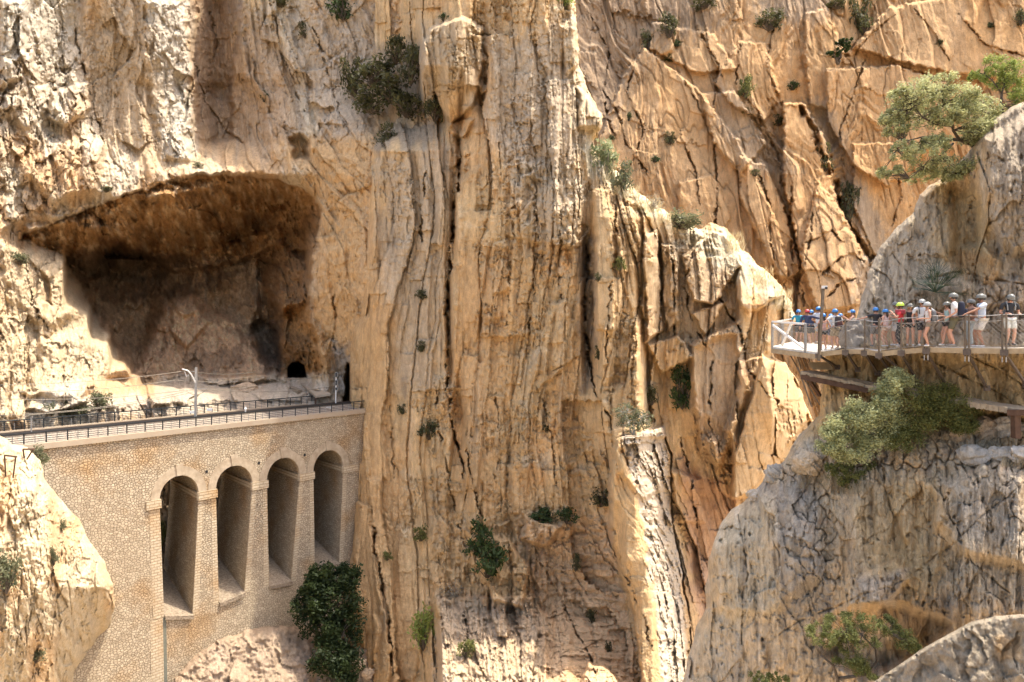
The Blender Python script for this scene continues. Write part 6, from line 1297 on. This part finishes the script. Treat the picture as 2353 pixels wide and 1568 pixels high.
for rk, x, y, w_, h_, pal, lb in [
  (C_, 788, 22, 64, 74, 'dark', 'dark shrub cut by the top edge above the gully'), (P_, 1019, 44, 22, 22, 'dark', 'tiny dark shrub on top of the hanging block'), (P_, 1296, 8, 50, 50, 'bright', 'pale green shrub at the very top of the pillar'),
  (P_, 1105, 1250, 76, 90, 'dark', 'large dark shrub at the foot of the pillar, upper half of the pair'), (P_, 1122, 1300, 86, 84, 'dark', 'large dark shrub at the foot of the pillar, lower half of the pair'),
  (P_, 968, 1231, 42, 36, 'mid', 'small round green shrub on the smooth flank left of the big dark pair'), (P_, 889, 1281, 26, 22, 'mid', 'smallest green tuft on the smooth flank right of the fig tree'), (P_, 986, 995, 50, 46, 'dull', 'round dull shrub on the pillar just below the bridge level'),
  (P_, 925, 944, 26, 24, 'dull', 'little dull tuft upper left of the round dull shrub'), (P_, 972, 945, 22, 20, 'dull', 'little dull tuft straight above the round dull shrub'), (P_, 971, 681, 36, 26, 'dull', 'dull tuft in the dark stain of the left slab'), (P_, 968, 800, 30, 26, 'dull', 'dull tuft halfway down the left slab'),
  (P_, 1250, 1186, 66, 36, 'dark', 'spreading dark shrub on the rubble ledge of the pillar'), (P_, 1302, 1192, 50, 40, 'dark', 'dark shrub at the right end of the rubble ledge'), (P_, 1382, 1150, 54, 44, 'dull', 'dull shrub above the top of the pale fin'),
  (P_, 1324, 1300, 22, 44, 'dull', 'narrow dull shrub in a crack of the lower broken ground'), (P_, 1048, 1360, 84, 30, 'dry', 'dry brown shrub along the upper edge of the sunlit broken ground'), (P_, 974, 1462, 60, 98, 'bright', 'bright green shrub at the left edge of the sunlit broken ground'),
  (P_, 1071, 1496, 44, 44, 'mid', 'sparse green shrub in the middle of the sunlit broken ground'), (P_, 1497, 916, 32, 46, 'dull', 'small dull shrub between the grey bush and the dark green bush'), (P_, 1567, 905, 72, 100, 'dark', 'tall dark green bush in the recess right of the grey bush'),
  (P_, 1425, 612, 28, 34, 'mid', 'small green tuft on the upright slab near the ridge'), (P_, 1374, 640, 18, 22, 'dull', 'tiny tuft in the dark crack beside the upright slab'), (P_, 1375, 815, 22, 34, 'dull', 'tuft low in the dark crack beside the upright slab'),
  (P_, 1390, 372, 76, 90, 'feather', 'feathery pale green bush on the ridge, left of two'), (P_, 1434, 416, 60, 74, 'dusty', 'feathery dusty green bush on the ridge, right of two'), (P_, 1500, 470, 60, 34, 'dry', 'low dry bush on the sunlit ridge right of the feathery pair'),
  (P_, 1565, 512, 92, 44, 'dusty', 'wide dusty bush on the ridge at the notch'), (P_, 1360, 1420, 26, 36, 'dull', 'dull tuft beside the foot of the smooth fin'), (P_, 1400, 1490, 20, 26, 'dull', 'lowest dull tuft beside the smooth fin'), (P_, 1255, 985, 24, 22, 'dull', 'faint tuft low on the middle of the pillar'),
  (C_, 164, 944, 60, 50, 'dusty', 'rounded green shrub behind the far railing, middle of three'), (C_, 229, 930, 56, 48, 'dusty', 'green shrub behind the far railing, right of three'), (C_, 118, 945, 28, 32, 'dusty', 'small green shrub behind the far railing, left of three'),
  (C_, 606, 226, 24, 26, 'dark', 'little dark shrub on the bare wall above the cave'), (C_, 46, 600, 40, 30, 'dusty', 'dusty shrub under the left end of the cave roof'), (C_, 245, 437, 28, 14, 'dull', 'flat tuft on the lip of the cave roof'), (C_, 372, 1240, 26, 80, 'mid', 'green shrub seen through the leftmost arch'),
  (C_, 645, 10, 50, 20, 'dull', 'dull tuft at the top edge above the dark cleft'), (C_, 700, 75, 26, 40, 'dull', 'dull tuft in the crack left of the gully'), (C_, 456, 380, 24, 12, 'dusty', 'small tuft above the middle of the cave roof'),
  (L_, 14, 1332, 62, 92, 'dusty', 'big dusty shrub at the left edge on the sunlit rock'), (L_, 141, 1210, 22, 30, 'dusty', 'upper of two small tufts on the sunlit rock'), (L_, 122, 1284, 28, 46, 'dusty', 'lower of two small tufts on the sunlit rock'), (L_, 84, 1512, 36, 34, 'dusty', 'tuft at the foot of the sunlit rock'),
  (FC, 1538, 68, 48, 60, 'dull', 'dark bush high on the far wall nearest the pillar top'), (FC, 1490, 100, 36, 54, 'dull', 'dull bush left of and below the highest far bush'), (FC, 1556, 102, 20, 18, 'dark', 'tiny dark bush under the highest far bush'), (FC, 1540, 135, 32, 22, 'dark', 'small dark bush on top of the large leaning slab'),
  (FC, 1768, 55, 62, 50, 'dull', 'wide dull bush near the top edge in the middle of the far wall'), (FC, 1982, 50, 60, 90, 'dull', 'tall dull bush in the shaded gully at the top of the far wall'), (FC, 1716, 208, 38, 54, 'mid', 'round green bush in the middle of the far wall'), (FC, 1720, 258, 26, 20, 'mid', 'little green bush below the round one on the far wall'),
  (FC, 1791, 280, 38, 26, 'dull', 'bush on the shoulder above the steep dark gully'), (FC, 1822, 200, 28, 24, 'dark', 'small dark bush at the head of the steep dark gully'), (FC, 1622, 10, 54, 30, 'dull', 'bush cut by the top edge left of the middle of the far wall'), (FC, 1894, 372, 50, 66, 'dull', 'bush halfway down the steep dark gully'),
  (FC, 1950, 480, 44, 100, 'dull', 'tall dull bush low in the steep dark gully'), (FC, 2160, 104, 22, 20, 'dull', 'single bush on the smooth upper right slab'), (FC, 1540, 322, 30, 30, 'dull', 'bush on the big orange face right of the feathery ridge bushes'), (FC, 1506, 368, 22, 18, 'dark', 'tiny bush low on the big orange face'),
  (FC, 1922, 12, 46, 28, 'dull', 'bush cut by the top edge right of the middle of the far wall'), (FC, 2275, 60, 16, 14, 'dark', 'tiny bush high at the right of the far wall'), (FC, 1735, 400, 24, 18, 'dull', 'tiny bush on the ribs left of the steep gully'), (FC, 1446, 272, 14, 22, 'dark', 'tiny dark bush on the far wall beside the pillar edge'), (FC, 1405, 318, 16, 12, 'dark', 'tiny dark bush just right of the pillar nose'),
  (FC, 2345, 48, 30, 40, 'dull', 'bush at the top right corner of the far wall')]:
    shrub(rk, x, y, w_, h_, pal, lb)
shrub(None, 86, 1056, 48, 52, 'dusty', 'hazy green shrub at the left end of the bridge below the coping', d=69)
for v_ in protos.values():
    for o in v_:
        if o.get('_fresh'):
            for c in list(o.children): bpy.data.objects.remove(c)
            bpy.data.objects.remove(o)
# the little pine on the far wall
dd = FC.depth(1930, 130)-3; k = dd/F
plant('pine_tree', 'flat-topped dark pine clinging to the far orange wall', 'tree', W(1926, 148, dd+1), [(W(1944, 98, dd), (26*k, 14*k, 9*k)), (W(1915, 124, dd), (20*k, 12*k, 7*k)), (W(1936, 112, dd), (24*k, 12*k, 7*k))], 2600, .55, 'dark', 3, .5, clumps=12)
# fig tree in the shade at the right foot of the bridge
d = 97; k = d/F; bl_ = []
for x, y, a, b in [(745, 1335, 44, 38), (790, 1330, 38, 34), (715, 1385, 42, 36), (770, 1390, 60, 50), (735, 1440, 56, 44), (790, 1450, 46, 50), (765, 1510, 50, 44), (730, 1340, 30, 26), (795, 1530, 36, 40), (812, 1335, 20, 12)]:
    bl_.append((W(x, y, d-3+(y-1400)*-.02), (a*k, 2.6, b*k)))
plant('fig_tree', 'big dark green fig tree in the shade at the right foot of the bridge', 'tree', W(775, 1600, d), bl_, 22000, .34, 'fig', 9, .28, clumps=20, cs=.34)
# grey half-bare bush on the knob of the pale fin
d = 82.5; k = d/F
plant('twiggy_bush', 'grey half-bare twiggy bush on the knob above the pale fin', 'shrub', W(1455, 1000, d), [(W(1440, 950, d), (34*k, 1.6, 26*k)), (W(1475, 962, d), (28*k, 1.6, 22*k)), (W(1455, 975, d), (40*k, 1.8, 20*k))], 2600, .17, 'dusty', 12, .10, clumps=46, bark=simple('bleached_twigs', (.50, .47, .40), .9, ns=9, c2=(.36, .33, .27)), twig=1, cs=.2)
# olive-like tree leaning out from the near cliff, upper right
d = 30.5; T = lambda x, y, q=0: W(x, y, d+q)
k = d/F
lim = [([T(2250, 345, .6), T(2228, 330, .3), T(2205, 322, 0), T(2170, 318, -.3)], .10, .05), ([T(2205, 322), T(2190, 300, -.2), T(2188, 270, -.3), T(2170, 240, -.4), T(2160, 215, -.4)], .07, .025), ([T(2188, 290, -.2), T(2150, 285, -.4), T(2120, 270, -.5), T(2100, 245, -.6)], .06, .02),
       ([T(2205, 322), T(2160, 325, -.4), T(2120, 315, -.5), T(2080, 325, -.6), T(2060, 345, -.6)], .05, .015), ([T(2190, 330, 0), T(2160, 360, -.3), T(2120, 385, -.4), T(2090, 410, -.5)], .05, .015), ([T(2190, 280, -.2), T(2215, 245, -.2), T(2225, 220, -.2)], .05, .02),
       ([T(2270, 350, .5), T(2240, 375, 0), T(2225, 395, 0), T(2210, 400, -.1)], .05, .02)]
bb_ = []
for x, y, a, b in [(2110, 215, 62, 34), (2160, 195, 56, 30), (2200, 225, 46, 34), (2075, 250, 50, 34), (2120, 265, 58, 32), (2060, 300, 26, 18), (2180, 265, 44, 26), (2230, 265, 44, 32), (2085, 345, 50, 22), (2130, 355, 56, 28), (2170, 385, 50, 26), (2120, 400, 46, 20), (2045, 395, 26, 14), (2150, 330, 46, 20), (2245, 385, 34, 26), (2260, 300, 34, 24), (2190, 400, 30, 16), (2262, 255, 36, 26), (2290, 285, 34, 22), (2225, 235, 40, 24), (2240, 310, 40, 22), (2065, 225, 34, 20), (2050, 270, 26, 20), (2135, 250, 90, 60)]:
    bb_.append((T(x, y, -.4+random.Random(x).uniform(-.5, .5)), (a*k, .8, b*k)))
plant('olive_tree', 'large sprawling pale green tree leaning out left from the top of the near cliff', 'tree', T(2250, 345, .6), bb_, 34000, .08, 'olive', 21, .06, limbs=lim, clumps=36, cs=.30, twig=.8)
d = 31; k = d/F
lim = [([T(2306, 272, .5), T(2300, 240, .4), T(2302, 215, .3), T(2308, 190, .3)], .07, .03), ([T(2302, 215, .3), T(2280, 185, .2), T(2262, 170, .2)], .035, .015), ([T(2304, 205, .3), T(2335, 180, .3)], .03, .015)]
bb_ = [(T(x, y, .3), (a*k, .6, b*k)) for x, y, a, b in [(2290, 150, 44, 22), (2330, 160, 34, 24), (2255, 172, 30, 14), (2320, 195, 36, 20), (2345, 215, 24, 26), (2300, 180, 40, 18), (2340, 250, 24, 20)]]
plant('small_tree', 'upright young green tree at the right edge above the sprawling tree', 'tree', T(2306, 275, .5), bb_, 9000, .062, 'bright', 22, .04, limbs=lim, clumps=22, cs=.34)
# big shrub growing from the ledge under the old path
d = 28.6; k = d/F
lim = [([T(2020, 1070, 1.2), T(2010, 1030, .6), T(1995, 1000, .2), T(1985, 960, 0)], .06, .03), ([T(2010, 1030, .6), T(1970, 1020, .2), T(1930, 1010, 0)], .05, .02), ([T(2030, 1060, 1), T(2060, 1010, .5), T(2100, 980, .4), T(2150, 960, .4)], .05, .02), ([T(2040, 1050, .8), T(2050, 980, .3), T(2055, 920, 0)], .05, .02)]
bb_ = [(T(x, y, q), (a*k, .7, b*k)) for x, y, a, b, q in [(2060, 880, 34, 34, -.8), (2040, 925, 46, 36, -.7), (1990, 950, 54, 40, -.6), (1940, 985, 46, 36, -.5), (1905, 1010, 34, 32, -.4), (1955, 1030, 50, 36, -.5), (2010, 1000, 50, 40, -.3), (2040, 970, 44, 34, -.2)]]
plant('olive_shrub', 'big sunlit silvery green shrub under the old path, left half', 'shrub', T(2020, 1072, 1.2), bb_, 30000, .07, 'olive', 23, .05, limbs=lim[:2]+lim[3:], clumps=36, cs=.32, twig=.8)
bb_ = [(T(x, y, q-.9), (a*k, .5, b*k)) for x, y, a, b, q in [(2110, 915, 50, 34, .1), (2160, 905, 46, 26, .0), (2200, 940, 46, 28, -.2), (2150, 950, 54, 34, .0), (2110, 975, 50, 30, .2), (2210, 975, 36, 20, -.2), (2080, 1010, 46, 26, .2)]]
plant('olive_shrub', 'olive brown shaded shrub under the old path, right half behind the sunlit one', 'shrub', T(2040, 1060, 1.3), bb_, 22000, .055, 'mid', 24, .05, limbs=lim[2:3], clumps=30, cs=.5)
bb_ = [(W(x, y, 28.9), (a*k, .6, b*k)) for x, y, a, b in [(1945, 1090, 44, 24), (1985, 1085, 44, 26), (1920, 1075, 30, 14), (1960, 1110, 36, 16)]]
plant('hanging_shrub', 'low green shrub hanging below the sunlit silvery shrub', 'shrub', W(1985, 1090, 29.8), bb_, 7000, .055, 'mid', 25, .03, clumps=22)
# dark tree on the lower face
d = 25; k = d/F; T2 = lambda x, y, q=0: W(x, y, d+q)
lim = [([T2(1925, 1600, 1), T2(1925, 1560, .8), T2(1915, 1530, .5), T2(1885, 1505, .2)], .07, .03), ([T2(1925, 1560, .8), T2(1990, 1550, .5), T2(2015, 1520, .3), T2(2010, 1480, .1), T2(2040, 1450, 0)], .06, .02), ([T2(2010, 1490, .1), T2(1980, 1460, 0), T2(1945, 1455, 0)], .035, .015)]
bb_ = [(T2(x, y, .2), (a*k, .8, b*k)) for x, y, a, b in [(1930, 1440, 50, 24), (1980, 1425, 46, 24), (1890, 1455, 46, 20), (1930, 1475, 46, 22), (1985, 1460, 44, 22), (2040, 1435, 34, 16), (1950, 1515, 40, 22), (2070, 1465, 30, 24), (1985, 1540, 30, 20), (2090, 1480, 18, 16)]]
plant('oak_tree', 'small dark green tree with crooked bare limbs low on the near cliff', 'tree', T2(1925, 1605, 1), bb_, 15000, .055, 'mid', 26, .035, limbs=lim, clumps=22, cs=.34)
bb_ = [(W(x, y, 27), (a*27/F, .6, b*27/F)) for x, y, a, b in [(1745, 1560, 26, 14), (1790, 1565, 30, 16)]]
plant('oak_shrub', 'dark shrub cut by the bottom edge left of the crooked tree', 'shrub', W(1770, 1600, 27.5), bb_, 2600, .055, 'mid', 27, .03, clumps=16)
# dwarf fan palms
def palm(label, c, s, seed):
    rs = random.Random(seed); root = empty('fan_palm', c, label, 'palm'); m = MB()
    for i in range(26):
        a = rs.uniform(0, 6.28); el = rs.uniform(-.1, 1.3); d_ = Vector((math.cos(a)*math.cos(el), math.sin(a)*math.cos(el), math.sin(el))); b = c+d_*s*rs.uniform(.45, .8)
        m.bar(c, b, .02*s); side = d_.cross(Vector((0, 0, 1))).normalized(); upv = side.cross(d_)
        for j in range(11):
            t = (j-5)/5*1.15; q = (d_*math.cos(t)+side*math.sin(t)).normalized(); e = b+q*s*.5-Vector((0, 0, .06*s*abs(t))); w_ = upv*.012*s+side*.02*s
            m.quad(b-w_*.3, b+w_*.3, e+w_*.2, e-w_*.2)
    m.build('fronds', simple('palm_green', (.045, .07, .03), .6, ns=6, c2=(.02, .035, .015)), root)
palm('dark spiky dwarf palm on the ledge above the heads of the visitors', W(2150, 672, 28.3), 1.15, 1)
palm('dwarf palm tucked under the sunlit silvery shrub on the ledge', W(1975, 1065, 28.7), .6, 2)
# dry grass and ground litter
def grass(name, label, spots, n, hgt, seed, pal='grass'):
    rg_ = np.random.RandomState(seed); P = []
    for x, y, w_, h_, rk, off in spots:
        for _ in range(n):
            px, py = x+rg_.uniform(-w_, w_), y+rg_.uniform(-h_, h_); P.append(tuple(W(px, py, rk.depth(px, py)-off)))
    P = np.array(P, np.float32); N_ = len(P); dr = rg_.normal(size=(N_, 3))*.45; dr[:, 2] = np.abs(dr[:, 2])+.8; dr *= (hgt*rg_.uniform(.4, 1.1, N_)/np.linalg.norm(dr, axis=1))[:, None]
    sd_ = np.cross(dr, [0, 1, .1]); sd_ /= np.linalg.norm(sd_, axis=1)[:, None]; sd_ *= hgt*.035
    q = np.stack([P-sd_, P+sd_, P+dr+sd_*.3, P+dr-sd_*.3], 1).reshape(-1, 3); me = bpy.data.meshes.new(name); me.vertices.add(N_*4); me.vertices.foreach_set('co', q.astype(np.float32).ravel()); me.loops.add(N_*4); me.polygons.add(N_)
    me.loops.foreach_set('vertex_index', np.arange(N_*4, dtype=np.int32)); me.polygons.foreach_set('loop_start', np.arange(0, N_*4, 4, dtype=np.int32)); me.update(calc_edges=True)
    a, b = np.array(PAL[pal][0]), np.array(PAL[pal][1]); t = rg_.uniform(0, 1, N_)[:, None]; cc = np.ones((N_, 4, 4), np.float32); cc[:, :, :3] = (a*(1-t)+b*t)[:, None, :]
    at = me.color_attributes.new('leaf_colour', 'FLOAT_COLOR', 'POINT'); at.data.foreach_set('color', cc.ravel()); me.materials.append(M_LEAF)
    o = bpy.data.objects.new(name, me); scene.collection.objects.link(o); tag(o, label, 'grass', kind='stuff')
grass('ridge_grass', 'dry yellow grass along the sunlit ridge of the pillar', [(1440, 445, 30, 14, P_, .4), (1490, 478, 30, 12, P_, .4), (1540, 505, 30, 10, P_, .4), (1690, 560, 20, 20, P_, .4), (1750, 640, 30, 20, P_, .4), (1800, 690, 20, 20, P_, .4), (1400, 400, 14, 20, P_, .4)], 160, .9, 4)
grass('ledge_grass', 'dry brown grass on the ledges of the near cliff', [(2200, 660, 60, 30, NR, .1), (2160, 690, 50, 20, NR, .1), (2240, 1020, 60, 20, NR, .1), (2330, 1060, 30, 14, NR, .1), (1900, 1110, 60, 16, NR, .1), (1960, 1125, 40, 12, NR, .1), (1850, 1080, 30, 10, NR, .1)], 260, .28, 5, 'dry')
# loose boulders
for i, (x, y, a, b, lb, c) in enumerate([(2322, 985, 34, 28, 'pale boulder right beside the rusty pillar of the old path', (.58, .50, .40)), (2265, 985, 40, 30, 'broad tan boulder left of the rusty pillar on the ledge', (.50, .38, .26)), (2205, 995, 22, 20, 'small tan boulder at the left end of the boulder ledge', (.48, .37, .26)),
    (2240, 1045, 34, 24, 'grey boulder low on the ledge under the broad tan boulder', (.46, .41, .34)), (2300, 1042, 26, 18, 'flat grey boulder between the pale one and the cliff edge', (.48, .42, .34)), (2346, 1040, 26, 20, 'pale boulder cut by the right edge on the ledge', (.56, .50, .42)),
    (1780, 1085, 26, 22, 'rounded grey boulder on the left shoulder of the near cliff', (.42, .37, .30)), (1850, 1060, 40, 28, 'large tan rounded boulder under the hanging shrub', (.50, .40, .28)), (1735, 1135, 18, 14, 'small pale boulder at the left shoulder below the grey one', (.54, .46, .36))]):
    d = NR.depth(x, y)-.15; boulder('boulder', lb, W(x, y+4, d), a*d/F, min(a, b)*d/F*.9, b*d/F, M_NEAR, 20+i, i*.7, 'loose boulders on the ledges of the near cliff', c)
d = 97; boulder('boulder', 'pale boulder on the scree under the fig tree', W(823, 1525, d), 1.0, .9, .7, M_MID, 41, .3, col=(.56, .44, .31)); boulder('boulder', 'smaller tan boulder right of the pale one below the fig tree', W(845, 1548, d), .8, .8, .6, M_MID, 42, 1.3, col=(.5, .38, .26))
d = 122; boulder('boulder', 'flat-topped boulder on the terrace in front of the cave', W(563, 895, d), 1.9, 1.4, 1.0, M_MID, 43, .3, col=(.5, .37, .25))
